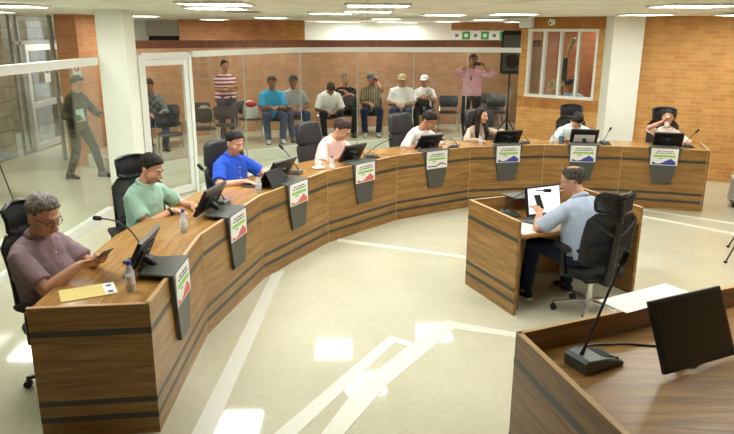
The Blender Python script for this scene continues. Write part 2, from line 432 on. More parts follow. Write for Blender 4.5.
# ------------------------------------------------------------------ glass partitions
def rail(parent, name, p, q, z0, z1, th, mat):
    p, q = V(p), V(q); dd = q-p; a = math.atan2(dd.y, dd.x)
    return MB().box((dd.length/2, 0, (z0+z1)/2), (dd.length, th, z1-z0)).build(name, mat, parent, loc=(p.x, p.y, 0), rotz=a)
w1 = struct_root('window_1')
g1 = [(-3.86, -1.9), (-3.80, 4.0), (-3.70, 6.6), (-3.60, 9.06)]
for k in range(3):
    rail(w1, 'top_rail', g1[k], g1[k+1], 2.04, 2.14, .07, M['alu'])
    rail(w1, 'base_rail', g1[k], g1[k+1], 0, .1, .08, M['alu'])
    rail(w1, 'pane', g1[k], g1[k+1], .1, 2.04, .01, M['glass'])
w2 = struct_root('window_2')
g2 = [(-2.70, 10.48), (-2.1, 11.55), (-1.27, 12.9), (-.2, 13.27), (.9, 13.38), (1.95, 13.38), (2.97, 13.33)]
for k in range(6):
    rail(w2, 'top_rail', g2[k], g2[k+1], 2.09, 2.18, .07, M['alu'])
    rail(w2, 'base_rail', g2[k], g2[k+1], 0, .09, .08, M['alu'])
    rail(w2, 'pane', g2[k], g2[k+1], .09, 2.09, .01, M['glass'])
    if k: MB().box((g2[k][0], g2[k][1], 1.09), (.018, .018, 2.0)).build('joint', M['alu_grey'], w2)
d1 = struct_root('door_1')
dp, dq = (-3.25, 9.62), (-2.72, 10.46)
dv = (V(dq)-V(dp)); dl = dv.length; dv.normalize()
def along(t): return (dp[0]+dv.x*t, dp[1]+dv.y*t)
for t0, t1 in ((.0, .05), (dl-.06, dl)): rail(d1, 'jamb', along(t0), along(t1), 0, 2.15, .09, M['alu'])
rail(d1, 'head', along(.05), along(dl-.06), 2.08, 2.17, .09, M['alu'])
for t0, t1 in ((.055, .13), (dl-.145, dl-.065)): rail(d1, 'stile', along(t0), along(t1), .03, 2.075, .05, M['alu'])
rail(d1, 'leaf_rail', along(.13), along(dl-.145), .03, .14, .05, M['alu']); rail(d1, 'leaf_rail', along(.13), along(dl-.145), 1.99, 2.075, .05, M['alu'])
rail(d1, 'pane', along(.13), along(dl-.145), .14, 1.99, .01, M['glass'])
MB().tube([(-2.80, 10.25, 1.15), (-2.77, 10.2, 1.15), (-2.77, 10.2, .95), (-2.80, 10.25, .95)], .012, 8).build('handle', M['silver'], d1, True)
# entrance glazing
d2 = struct_root('door_2')
def vpost(x, y, z0, z1, wd, mt='alu_grey'): MB().box((x, y, (z0+z1)/2), (.06, wd, z1-z0)).build('post', M[mt], d2)
for y in (13.55, 13.82, 15.75, 17.4): vpost(-7.0, y, 0, CH, .07)
for z in (2.22, .04): MB().box((-7.0, 15.5, z), (.06, 3.9, .07)).build('transom', M['alu_grey'], d2)
vpost(-6.97, 14.0, .02, 2.18, .12, 'alu'); vpost(-6.97, 15.6, .02, 2.18, .12, 'alu')
for z in (2.12, .08, .95): MB().box((-6.97, 14.8, z), (.05, 1.5, .12)).build('leaf_rail', M['alu'], d2)
MB().box((-7.0, 15.5, 1.37), (.01, 3.8, 2.6)).build('pane', M['glass'], d2)
MB().box((-5.93, 12.95, CH/2), (.05, .07, CH)).build('post', M['alu_grey'], d2)
MB().box((-5.77, 13.0, .92), (.3, .05, .06)).build('transom', M['alu_grey'], d2)
t = thing('notice_sheet', 'white paper sheet taped to the glass of the entrance door', 'paper', (-6.93, 14.75, 1.38))
MB().box((0, 0, .17), (.004, .26, .34)).build('sheet', M['paper'], t)
MB().box((.003, 0, .22), (.002, .18, .06)).build('print', M['text'], t)
t = thing('wall_sign', 'white sign with red round emblem on the brick lobby pier', 'sign', (-5.3, 12.44, 1.62))
MB().box((0, -.004, .14), (.15, .008, .28)).build('plate', M['white'], t)
e = MB().cyl((0, -.008, .18), (0, -.011, .18), .052, n=20).build('emblem', M['sign_red'], t)
MB().box((0, -.0115, .18), (.02, .003, .06)).build('symbol', M['white'], e)
MB().box((0, -.009, .06), (.1, .002, .02)).build('print', M['text'], t)

# ------------------------------------------------------------------ ceiling lights, vents
def ceil_light(label, x, y, wx=.6, wy=.6, group='ceiling panels'):
    t = thing('ceiling_light', label, 'light', (x, y, CH))
    b = MB()
    for sx in (-1, 1): b.box((sx*(wx/2+.012), 0, -.012), (.024, wy+.048, .024)); b.box((0, sx*(wy/2+.012), -.012), (wx, .024, .024))
    b.build('frame', M['lamp_frame'], t)
    MB().box((0, 0, -.008), (wx, wy, .012)).build('diffuser', M['lamp'], t)
    if group: t['group'] = group
for x, y, lb, g in (
    (-.55, 10.35, 'square ceiling light above the pink shirt councillor side of the ring', None), (1.2, 11.0, 'square ceiling light above the curved desk near the young woman', None),
    (2.15, 10.3, 'square ceiling light between the small centre desk and the window booth', None), (0, 9.2, 'square ceiling light over the open floor inside the curved desk', None),
    (-1.75, 8.1, 'square ceiling light above the blue shirt councillor', None), (-1.45, 6.7, 'bright ceiling light right of the left cream column, nearest to the camera', None),
    (.1, 7.0, 'bright ceiling light at the top centre of the photo', None), (3.1, 6.7, 'wide bright ceiling light at the top right of the photo', None),
    (-3.9, 7.6, 'ceiling light above the left glass partition', None), (4.1, 10.3, 'ceiling light in front of the right cream column', None), (5.5, 10.2, 'ceiling light by the right brick wall', None)):
    ceil_light(lb, x, y, group=g)
for x, y in ((-2.4, 4.7), (.2, 4.7), (2.8, 4.6), (5.4, 6.6), (5.4, 3.4)): ceil_light('added square white ceiling light, out of view, brightening the near desks', x, y, group='added ceiling lights over the near floor')  # unseen lamps, added to brighten the near end of the room
for x, y in ((-4.3, 13.1), (-2.0, 14.4), (.4, 15.3), (2.7, 15.6)): ceil_light('square ceiling light above the public seats behind the glass', x, y, group='ceiling lights over the public seats')
for x, y in ((-5.6, 10.2), (-5.6, 6.4), (-6.1, 14.6)): ceil_light('square ceiling light in the entrance lobby', x, y, group='lobby ceiling lights')
for x, y in ((-3.8, 17.2), (-1.2, 20.6), (.6, 20.6), (2.2, 19.2), (4.2, 19.6), (-.6, 21.7), (1.2, 21.7)): ceil_light('square ceiling light added to brighten the hall beyond the low brick wall', x, y, group='added hall ceiling lights')  # hall lamps added so the far white wall comes out brighter
ceil_light('ceiling light inside the windowed booth', 4.5, 13.9, .5, .5, None)
def vent(label, x, y):
    t = thing('ceiling_vent', label, 'vent', (x, y, CH))
    MB().box((0, 0, -.008), (.5, .5, .016)).build('frame', M['lamp_frame'], t)
    for k in range(5): MB().box((0, -.18+k*.09, -.02), (.42, .05, .01)).build('slat', M['vent'], t)
vent('slatted ceiling vent in front of the orange brick hall wall', -1.7, 9.6)
vent('slatted ceiling vent near the right brick wall', 4.9, 9.0)
vent('slatted ceiling vent above the black loudspeaker', 2.6, 12.4)
# ------------------------------------------------------------------ wall fixtures
t = thing('security_camera', 'small white dome security camera above the booth window', 'camera', (A.x+d.x*.62-nb.x*.0, A.y+d.y*.62, 2.63), rzw)
MB().box((0, -.02, .03), (.1, .04, .1)).build('bracket', M['white'], t, bevel=.006)
MB().ell((0, -.07, .02), (.055, .055, .06)).build('housing', M['white'], t, True)
MB().ell((0, -.115, .01), (.022, .016, .022)).build('lens', M['black'], t, True)
t = thing('junction_box', 'white box on the brick pier left above the booth window', 'box', (A.x+d.x*.13, A.y+d.y*.13, 2.55), rzw)
MB().box((0, -.06, .1), (.26, .12, .2)).build('housing', M['white'], t, bevel=.01)
MB().box((0, -.122, .1), (.22, .004, .16)).build('cover', M['alu'], t)
t = thing('loudspeaker', 'large black loudspeaker on a pole at the right end of the glass partition', 'speaker', (3.02, 14.5, FZ))
MB().cyl((0, 0, 0), (0, 0, 1.4), .02).build('pole', M['black'], t, True)
for k in range(3):
    a = 2*PI*k/3+.5; MB().tube([(0, 0, .45), (.33*math.cos(a), .33*math.sin(a), .012)], .012, 8).build('leg', M['black'], t, True)
MB().prism([(-.25, -.19), (.25, -.19), (.17, .2), (-.17, .2)], 1.40, 2.28).build('cabinet', M['black_matte'], t, bevel=.05, seg=3)
MB().box((0, -.196, 1.83), (.40, .012, .72)).build('grille', M['grey_plastic'], t, bevel=.005)
MB().ell((0, -.2, 1.66), (.15, .01, .15)).build('woofer', M['black'], t, True)
t = thing('notice_board', 'white board of green and white cards on the far orange brick wall', 'notice board', (2.75, 21.42, 2.08))
MB().box((1.05, 0, .16), (2.5, .03, .52)).build('board', M['white'], t)
for k in range(8):
    MB().box((0.0+k*.29, -.02, .27), (.24, .012, .24)).build('card', M['card_green'] if k % 2 else M['paper'], t)
    MB().box((0.0+k*.29, -.028, .27), (.1, .006, .1)).build('card_mark', M['paper'] if k % 2 else M['text'], t)
    if k > 3: MB().box((0.0+k*.29-.1, -.02, .0), (.24, .012, .18)).build('card', M['paper'] if k % 2 else M['card_green'], t)
# ------------------------------------------------------------------ curved council desk
D = [V(p) for p in ((-1.325, 3.775), (-1.35, 5.20), (-1.07, 6.55), (-.47, 7.77), (.40, 8.79), (1.48, 9.5), (2.6, 9.72), (3.7, 9.6), (4.79, 9.28))]
TOP, WT = .89, .86
segd = [(D[i+1]-D[i]) for i in range(8)]
nrm = [V((-s.y, s.x)).normalized() for s in segd]
EV = V((-.99, -.125)).normalized()     # the near end is cut slightly askew
def joint_off(i, o):
    if i == 0: return D[0]+EV*o
    if i == 8: return D[8]+nrm[7]*o
    b = (nrm[i-1]+nrm[i]).normalized(); return D[i]+b*(o/b.dot(nrm[i]))
ST = []     # station frames: (mid, tangent, outward normal, rz)
dlabels = ['end unit of the curved wooden desk nearest the camera, with a dark wood end panel', 'curved desk unit second from the near end, in front of the mint shirt man', 'curved desk unit in front of the blue shirt man', 'curved desk unit in front of the pink shirt man', 'curved desk unit in front of the seated man in a white T-shirt', 'curved desk unit in front of the long haired young woman', 'curved desk unit in front of the bowed man in pale blue', 'end unit of the curved desk on the far right, in front of the drinking woman']
def stripes(parent, L, z=((.695, .735), (.225, .262), (.112, .15)), y=-.0015):
    for z0, z1 in z: MB().box((L/2, y+.006, (z0+z1)/2), (L, .012, z1-z0)).build('inlay_stripe', M['inlay'], parent)
def panel(name, parent, loc, rz, L, h, th, mat, edge=True, st=True, both=False, zs=None):
    """upright board, visible face at local y=0, grain along x"""
    p = MB().box((L/2, th/2, h/2-.002), (L, th, h-.004)).build(name, mat, parent, loc=loc, rotz=rz)
    if edge: MB().box((L/2, th/2, h-.001), (L, th+.001, .004)).build('edge_band', M['wood_edge'], p)
    if st: stripes(p, L)
    return p
for i in range(8):
    L = segd[i].length; rz = math.atan2(segd[i].y, segd[i].x)
    t = thing('council_desk', dlabels[i], 'desk', (D[i].x, D[i].y, 0), rz, 'units of the curved council desk')
    ux = segd[i].normalized(); n = nrm[i]
    loc = lambda p: ((p-D[i]).dot(ux), (p-D[i]).dot(n))
    ST.append(((D[i]+D[i+1])/2, ux, n, rz))
    panel('front_panel', t, (.002, 0, 0), 0, L-.004, TOP, .028, M['wood'])
    MB().box((L-.003, .004, TOP/2), (.006, .012, TOP)).build('joint_strip', M['wood_edge'], t)
    MB().prism([loc(joint_off(i, .03)), loc(joint_off(i+1, .03)), loc(joint_off(i+1, .73)), loc(joint_off(i, .73))], WT-.028, WT).build('worktop', M['wood_top'], t, bevel=.003)
    if i == 0:
        q = loc(D[0]+EV*.715); panel('end_panel', t, (q[0]-.002, q[1], 0), math.atan2(-q[1], -q[0]), .715, TOP, .03, M['wood'])
    else:
        q = loc(joint_off(i, .66)); a = math.atan2(q[1]-.03, q[0])
        MB().box((.3, 0, .41), (.58, .02, .82)).build('support_panel', M['wood_dark'], t, loc=(0.012, .04, 0), rotz=a)
    if i == 7: panel('end_panel', t, (L+.03, .03, 0), PI/2, .70, TOP, .03, M['wood'])

# ------------------------------------------------------------------ sign holders, monitors
who = ['purple shirt man', 'mint shirt man', 'blue shirt man', 'pink shirt man', 'white T-shirt man', 'long haired woman', 'bowed man in pale blue', 'drinking woman']
def holder(i, dx=0):
    m, ux, n, rz = ST[i]; p = m+ux*dx
    c = ('red', 'red', 'red', 'red', 'brown_print', 'blue', 'blue', 'blue')[i]
    cn = ('red', 'red', 'red', 'red', 'maroon', 'blue', 'blue', 'blue')[i]
    t = thing('sign_holder', 'charcoal sign panel with green band and %s waves, before the %s' % (cn, who[i]), 'sign', (p.x, p.y, 0), rz, 'sign holders along the curved desk')
    zt, zb = TOP+.012, .385
    MB().extr([(-.225, zt), (-.125, zb), (.125, zb), (.225, zt)][::-1], (0, -.034, 0), (1, 0, 0), (0, 0, 1), (0, 1, 0), .03).build('front_board', M['holder'], t, bevel=.002)
    MB().prism([(-.225, -.034), (.225, -.034), (.18, .21), (-.18, .21)], TOP+.002, TOP+.016).build('top_board', M['holder'], t, bevel=.002)
    cd = MB().box((0, -.0365, TOP-.115), (.36, .005, .24)).build('sign_card', M['paper'], t)
    z = TOP-.115
    for k, (zz, w_) in enumerate(((.078, .21), (.052, .25))):
        x = -w_/2
        b = MB(); rn = random.Random(k+3)
        while x < w_/2:
            q = rn.choice((.012, .014, .018)); b.box((x+q/2, -.0395, z+zz), (q*.8, .001, .015)); x += q
            if rn.random() < .16: x += .012
        b.build('print_line', M['text'], cd)
    MB().box((0, -.0395, z+.012), (.29, .001, .032)).build('green_band', M['green'], cd)
    MB().box((-.05, -.0395, z-.022), (.06, .001, .01)).build('print_line', M['text'], cd)
    pts = [(-.155, -.112), (.155, -.112), (.155, -.07), (.12, -.045), (.085, -.02), (.05, -.045), (.02, -.055), (-.02, -.085), (-.07, -.1), (-.11, -.095), (-.14, -.075), (-.155, -.09)]
    if i == 4: pts = [(-.155, -.1), (-.1, -.09), (-.03, -.1), (.05, -.07), (.1, -.065), (.155, -.09), (.155, -.075), (.1, -.045), (.05, -.05), (-.03, -.085), (-.1, -.075), (-.155, -.08)]
    MB().extr(pts, (0, -.0395, z), (1, 0, 0), (0, 0, 1), (0, -1, 0), .001).build('wave_print', M[c], cd)
def monitor_mesh(t, w=.40, h=.255, tilt=28, y0=0, z0=.02, white=None, screen='screen_off', label=False):
    """screen faces local +y, bottom edge at y0, leaning back towards -y"""
    a = R(tilt); Mx = Matrix.Rotation(a, 3, 'X'); o = V((0, y0, z0))
    P = lambda x, y, z: o+Mx @ V((x, y, z))
    b = MB().box(P(0, 0, h/2), (w, .03, h), Mx); bd = b.build('housing', M['black'], t, bevel=.006)
    MB().box(P(0, .0155, h/2+.004), (w-.035, .003, h-.045), Mx).build('screen', M[screen], bd)
    MB().box(P(0, -.022, h*.46), (w*.62, .02, h*.55), Mx).build('rear_cover', M['black_matte'], bd, bevel=.008)
    MB().box(P(0, -.0335, h*.62), (.07, .003, .012), Mx).build('badge', M['silver'], bd)
    if label: MB().box(P(.0, -.034, h*.45), (.30, .003, h*.5), Mx).build('label_sticker', M['paper'], bd)
    MB().tube([P(0, -.03, h*.35), V((0, y0-.14, .05)), V((0, y0-.13, .012))], [.03, .028, .045], 10).build('neck', M['black'], t, True)
    MB().lathe([(.001, .0), (.095, .0), (.095, .008), (.05, .02), (.001, .022)], (0, y0-.12, 0), 24).build('foot', M['black'], t, True)
    return bd
def monitor(i, dx, dy, tilt, **kw):
    m, ux, n, rz = ST[i]; p = m+ux*dx+n*dy
    t = thing('monitor', ('black monitor with a white sticker on its back, before the %s' if kw.get('label') else 'black monitor on the curved desk in front of the %s') % who[i], 'monitor', (p.x, p.y, WT), rz+kw.pop('turn', 0), 'monitors along the curved desk')
    monitor_mesh(t, tilt=tilt, w=.45 if i < 3 else .40, h=.275 if i < 3 else .255, **kw)
HDX = (-.06, .0, -.02, -.02, .01, .0, .0, .0)
for i in range(8): holder(i, HDX[i])
for i, (dx, dy, tl, lb) in enumerate(((-.04, .30, 27, 0), (.04, .31, 28, 0), (.05, .31, 30, 0), (.05, .31, 32, 0), (.08, .31, 34, 0), (.09, .31, 36, 0), (.05, .31, 30, 1), (.06, .31, 34, 0))): monitor(i, dx, dy, tl, label=bool(lb))

# ------------------------------------------------------------------ microphones
def mic(label, bx, by, bz, tip, bend=.35, s=1.0, dark='grey_plastic', group=None):
    tp = V(tip); bp = V((bx, by, bz)); rz = heading((tp-bp).xy)
    t = thing('conference_microphone', label, 'microphone', (bx, by, bz), rz, group)
    inv = Matrix.Rotation(-rz, 3, 'Z'); q = inv @ (tp-bp)
    prof = [(-.10*s, 0), (.10*s, 0), (.10*s, .018*s), (.0, .05*s), (-.085*s, .058*s), (-.10*s, .045*s)]
    b = MB().extr(prof, (-.065*s, 0, 0), (0, 1, 0), (0, 0, 1), (1, 0, 0), .13*s).build('base', M[dark], t, bevel=.012*s, seg=3)
    MB().box((0, .035*s, .04*s), (.07*s, .07*s, .004), Matrix.Rotation(-.3, 3, 'X')).build('speaker_grille', M['black_matte'], b)
    MB().cyl((.04*s, .08*s, .022*s), (.04*s, .08*s, .032*s), .008*s).build('button', M['black'], b, True)
    p0 = V((0, -.07*s, .05*s)); pts = []
    for k in range(9):
        f = k/8; c = p0.lerp(q, f); hh = math.sin(PI*f)*bend*(q-p0).length
        pts.append(c+V((0, -hh*.35, hh*.6)))
    MB().tube(pts, [.010*s]+[.0045*s+.001]*8, 8).build('gooseneck', M['black'], t, True)
    e = (pts[-1]-pts[-2]).normalized()
    MB().tube([pts[-1]-e*.01, pts[-1]+e*.035], [.014*s+.003, .016*s+.003], 10, rnd=True).build('foam_head', M['black_matte'], t, True)
g = 'microphones on the curved desk'
mic('gooseneck microphone bent towards the purple shirt man', -1.66, 4.60, WT, (-1.97, 4.72, 1.16), .3, group=g)
mic('upright gooseneck microphone left of the blue shirt man', -1.44, 6.28, WT, (-1.60, 6.33, 1.21), .05, group=g)
mic('gooseneck microphone between the blue and the pink shirt men', -.87, 7.72, WT, (-1.0, 7.75, 1.17), .05, group=g)
mic('gooseneck microphone slanting right beside the pink shirt man', .06, 8.78, WT, (.30, 8.85, 1.10), .08, group=g)
mic('short curved gooseneck microphone right of the white T-shirt man', 1.25, 9.62, WT, (1.10, 9.66, .97), .35, s=.8, group=g)
mic('short gooseneck microphone right of the long haired woman', 2.36, 10.0, WT, (2.31, 10.0, 1.03), .1, s=.8, group=g)
mic('upright gooseneck microphone in front of the right cream column', 3.58, 9.97, WT, (3.60, 9.9, 1.09), .03, s=.8, group=g)
mic('gooseneck microphone right of the drinking woman', 4.72, 9.74, WT, (4.80, 9.72, 1.09), .05, s=.8, group=g)

# ------------------------------------------------------------------ small things on the curved desk
def bottle(label, x, y, h=.21):
    t = thing('water_bottle', label, 'bottle', (x, y, WT), 0, 'water bottles on the curved desk'); r = .031; k = h/.21
    MB().lathe([(.001, 0), (r, .0), (r, .02*k), (r*.94, .03*k), (r, .045*k), (r, .12*k), (r*.9, .14*k), (.014, .178*k), (.014, .186*k)], n=18).build('bottle_body', M['water'], t, True)
    MB().lathe([(r*.9, .05*k), (r*1.02, .05*k), (r*1.02, .11*k), (r*.9, .11*k)], n=18).build('label_wrap', M['label_w'], t, True)
    MB().lathe([(.001, .184*k), (.0165, .184*k), (.0165, .208*k), (.001, .21*k)], n=16).build('cap', M['cap_blue'], t, True)
bottle('water bottle with blue cap beside the yellow envelope', -1.535, 4.06, .205)
bottle('water bottle with blue cap standing before the mint shirt man', -1.535, 5.37, .2)
bottle('water bottle with blue cap at the hands of the blue shirt man', -1.13, 6.77, .2)
bottle('water bottle with blue cap left of the pink shirt man\'s monitor', -.42, 7.88, .19)
bottle('water bottle with blue cap at the white T-shirt man\'s wrist', .72, 9.36, .17)
bottle('small water bottle by the long haired woman\'s elbow', 1.68, 9.84, .17)
bottle('small water bottle beside the blue grey cup', 2.80, 10.02, .16)
t = thing('mug', 'blue grey cup beside the bowed man in pale blue', 'cup', (2.93, 10.02, WT))
MB().lathe([(.001, 0), (.038, 0), (.042, .11), (.037, .11), (.034, .006), (.001, .006)], n=20).build('body', M['bluegrey'], t, True)
MB().tube([(.04, 0, .09), (.07, 0, .08), (.07, 0, .04), (.038, 0, .03)], .006, 8).build('handle', M['bluegrey'], t, True)
t = thing('saucer', 'white saucer under the coffee cup left of the pink shirt man', 'saucer', (-.60, 8.07, WT))
MB().lathe([(.001, .0), (.05, .0), (.078, .012), (.076, .015), (.05, .005), (.001, .005)], n=24).build('dish', M['porcelain'], t, True)
t = thing('coffee_cup', 'white coffee cup standing on its saucer left of the pink shirt man', 'cup', (-.60, 8.07, WT+.006))
MB().lathe([(.001, 0), (.028, 0), (.042, .03), (.046, .085), (.043, .085), (.038, .03), (.001, .006)], n=24).build('body', M['porcelain'], t, True)
MB().tube([(.044, 0, .07), (.072, 0, .065), (.07, 0, .03), (.04, 0, .025)], .005, 8).build('handle', M['porcelain'], t, True)
t = thing('envelope', 'yellow envelope with a white label on the near end of the curved desk', 'envelope', (-1.78, 4.03, WT), R(28))
MB().box((-.02, 0, .004), (.34, .22, .006)).build('packet', M['envelope'], t, bevel=.002)
MB().box((.11, 0, .0075), (.07, .20, .001)).build('label', M['paper'], t)
for yy in (-.06, .05): MB().box((.11, yy, .0083), (.03, .035, .0008)).build('stamp', M['blue'], t)
MB().box((-.10, 0, .0075), (.001, .21, .001)).build('fold_line', M['wood_edge'], t)
def phone(label, loc, rz, tilt=0, mat='black', rx=0):
    t = thing('mobile_phone', label, 'phone', loc); t.rotation_euler = (rx, tilt, rz)
    MB().box((0, 0, .005), (.075, .155, .009)).build('case', M[mat], t, bevel=.006, seg=3)
    MB().box((0, 0, .0102), (.066, .143, .001)).build('screen', M['screen_off'], t)
    return t
# tablet of the blue shirt man
t = thing('tablet', 'black tablet in a folded cover standing before the blue shirt man', 'tablet', (-1.12, 7.08, WT), ST[2][3])
Mx = Matrix.Rotation(R(32), 3, 'X')
MB().box(V((0, .0, 0))+Mx @ V((0, 0, .115)), (.30, .012, .23), Mx).build('body', M['black'], t, bevel=.004)
MB().box(V((0, .008, 0))+Mx @ V((0, 0, .115)), (.275, .002, .20), Mx).build('screen', M['screen_off'], t)
Mx = Matrix.Rotation(R(-30), 3, 'X'); q = Matrix.Rotation(R(32), 3, 'X') @ V((0, 0, .225))
MB().box(q+Mx @ V((0, 0, -.125)), (.29, .006, .25), Mx).build('cover_flap', M['black_matte'], t)
MB().box((0, .12, .006), (.28, .17, .008)).build('keyboard', M['black_matte'], t, bevel=.002)
for nm, x, y in (('small round dark cable grommet beside the white T-shirt man', .53, 9.24), ):
    t = thing('cable_grommet', nm, 'grommet', (x, y, WT)); MB().lathe([(.001, 0), (.03, 0), (.028, .004), (.001, .005)], n=16).build('disc', M['black'], t, True)
    MB().box((0, 0, .0053), (.02, .006, .001)).build('slot', M['grey_plastic'], t)

# ------------------------------------------------------------------ small centre desk
CA = R(22); cu = V((math.cos(CA), math.sin(CA))); cy_ = V((-cu.y, cu.x))
CB = V((1.33, 5.615)); CW, CD = 1.40, .86
t = thing('clerk_desk', 'small wooden desk with raised sides standing inside the curved desk', 'desk', (CB.x, CB.y, 0), CA)
panel('side_panel', t, (0, CD, 0), -PI/2, CD, TOP, .028, M['wood'])
p = panel('side_panel', t, (CW, 0, 0), PI/2, CD, TOP, .028, M['wood'])
panel('back_panel', t, (CW-.03, CD, 0), PI, CW-.06, TOP, .028, M['wood'])
MB().box((CW/2, CD/2-.02, .735), (CW-.06, CD-.06, .03)).build('worktop', M['wood_top'], t, bevel=.003)
MB().box((.10, CD/2-.02, .36), (.02, CD-.2, .7)).build('support_panel', M['wood_dark'], t)
def cpt(x, y): q = CB+cu*x+cy_*y; return q.x, q.y
x, y = cpt(.60, CD); t = thing('sign_holder', 'charcoal sign holder hung over the back of the small centre desk', 'sign', (x, y, 0), CA+PI)
MB().extr([(-.20, TOP+.012), (-.115, .4), (.115, .4), (.20, TOP+.012)][::-1], (0, -.034, 0), (1, 0, 0), (0, 0, 1), (0, 1, 0), .03).build('front_board', M['holder'], t)
MB().prism([(-.20, -.034), (.20, -.034), (.17, .2), (-.17, .2)], TOP+.002, TOP+.016).build('top_board', M['holder'], t)
x, y = cpt(.62, .47); t = thing('monitor', 'monitor with lit white screen on the small centre desk', 'monitor', (x, y, .75), CA+PI+R(4))
monitor_mesh(t, w=.42, h=.29, tilt=12, y0=0, z0=.02, screen='screen_white')
x, y = cpt(.33, .62); mic('gooseneck microphone on the small centre desk, bent across the white screen', x, y, .75, (1.72, 6.26, 1.02), .25, s=1.0)
x, y = cpt(.22, .22); t = thing('paper_sheet', 'white papers at the front left corner of the small centre desk', 'paper', (x, y, .75), CA+.1)
MB().box((0, 0, .002), (.30, .34, .003)).build('sheet', M['paper'], t); MB().box((.02, .02, .0045), (.28, .32, .002), Matrix.Rotation(.12, 3, 'Z')).build('sheet', M['paper'], t)
x, y = cpt(.40, .33); t = thing('notebook', 'closed grey notebook between the papers and the seated man', 'notebook', (x, y, .756), CA+R(25))
MB().box((0, 0, .006), (.15, .21, .012)).build('cover', M['grey_plastic'], t, bevel=.003)
MB().box((.004, 0, .006), (.146, .205, .009)).build('pages', M['paper'], t)

# ------------------------------------------------------------------ near desk at the lower right
FA = V((.83, 3.40)); fu = V((.91, .415)).normalized(); fv = V((.235, -.97)).normalized()
fa, fb = math.atan2(fu.y, fu.x), math.atan2(fv.y, fv.x)
t = thing('front_desk', 'wooden desk with raised edge in the lower right corner of the photo', 'desk', (FA.x, FA.y, 0))
panel('back_panel', t, (fu.x*2.6, fu.y*2.6, 0), fa+PI, 2.6, TOP, .03, M['wood_dark'])
p = MB().box((.9, .015, TOP/2-.002), (1.8, .03, TOP-.004)).build('side_panel', M['wood_dark'], t, loc=(fv.x*1.8, fv.y*1.8, 0), rotz=fb+PI)
p.location = (0, 0, 0); p.rotation_euler[2] = fb
MB().box((.9, .015, TOP-.001), (1.8, .031, .004)).build('edge_band', M['wood_edge'], p)
stripes(p, 1.8, y=-.0015)
q0 = fu*.03+fv*.03
MB().prism([tuple(q0), tuple(fu*2.6+fv*.03), tuple(fu*2.6+fv*1.8), tuple(fu*.03+fv*1.8)], .72, .75).build('worktop', M['wood'], t)
MB().box((0, 0, .36), (.03, 1.2, .72)).build('support_panel', M['wood_dark'], t, loc=(fu.x*2.3+fv.x*.9, fu.y*2.3+fv.y*.9, 0), rotz=fb+PI/2)
MON = V((1.79, 3.24))
t = thing('monitor', 'black touch monitor with dark reflecting screen on the near right desk', 'monitor', (MON.x, MON.y, .75), R(25.5)+PI)
monitor_mesh(t, w=.54, h=.385, tilt=24, y0=0, z0=.03)
mic('gooseneck microphone with grey wedge base on the near right desk', 1.24, 3.30, .75, (1.36, 3.36, 1.33), .0, s=1.38)
t = thing('paper_sheet', 'white sheet lying across the raised back edge of the near right desk', 'paper', (1.69, 3.86, TOP+.002), fa+R(4))
MB().box((.08, .0, .001), (.62, .22, .002)).build('sheet', M['paper'], t)
t = thing('power_cable', 'black cable lying between the microphone and the near right monitor', 'cable', (1.2, 3.4, .75))
MB().tube([(-.06, -.02, .006), (-.02, .07, .008), (.12, .12, .006), (.3, .13, .006), (.5, .10, .006), (.66, .0, .01)], .006, 8).build('cord', M['black'], t, True)
MB().cyl((.60, .04, .01), (.66, .0, .01), .010).build('plug', M['black'], t, True)

# ------------------------------------------------------------------ chairs
def star_base(t, mat, r=.31, rot=.3, z=.09):
    hub = MB().lathe([(.001, z-.03), (.04, z-.03), (.04, z+.04), (.001, z+.05)], n=16).build('base_hub', M[mat], t, True)
    for k in range(5):
        a = 2*PI*k/5+rot; c, s_ = math.cos(a), math.sin(a)
        lg = MB().tube([(.02*c, .02*s_, z+.02), (.16*c, .16*s_, z+.008), (r*c, r*s_, z-.015)], [.026, .022, .015], 8, flat=.8).build('base_leg', M[mat], t, True)
        cs = MB()
        for d_ in (-.014, .014): cs.cyl((r*c-s_*(d_-.008), r*s_+c*(d_-.008), .028), (r*c-s_*(d_+.008), r*s_+c*(d_+.008), .028), .028, n=14)
        cs.cyl((r*c, r*s_, .03), (r*c, r*s_, z-.005), .009); cs.build('caster', M['black'], lg, True)
def rrect_ring(c, hx, hy, z, n=28, p=.45):
    out = []
    for q in range(n):
        a = 2*PI*q/n; cx, sy = math.cos(a), math.sin(a)
        out.append(V((c[0]+hx*abs(cx)**p*(1 if cx > 0 else -1), c[1]+hy*abs(sy)**p*(1 if sy > 0 else -1), z)))
    return out
def seat_pad(t, mat, sz, w=.50, d=.48, th=.08):
    MB().loft([rrect_ring((0, .02), w/2*a, d/2*a, sz+z_) for a, z_ in ((.86, -th), (.97, -th*.8), (1, -th*.4), (.98, -.012), (.9, 0), (.5, .004))]).build('seat', M[mat], t, True)
    MB().box((0, 0, sz-th-.025), (.26, .30, .05)).build('seat_mechanism', M['black'], t, bevel=.015)
    MB().cyl((0, 0, .09), (0, 0, sz-th-.04), .028, n=14).build('gas_lift', M['chrome'], t, True)
def armrest(t, sx, sz):
    x = sx*.29
    MB().tube([(sx*.2, .0, sz-.08), (x, .0, sz-.07), (x, .0, sz+.16)], [.02, .022, .02], 8, flat=1.4).build('armrest_post', M['black'], t, True)
    MB().loft([rrect_ring((x, .03), .045*a, .13*a, sz+.16+z_, 20) for a, z_ in ((.9, 0), (1, .01), (1, .025), (.85, .036))]).build('armrest_pad', M['black_matte'], t, True)
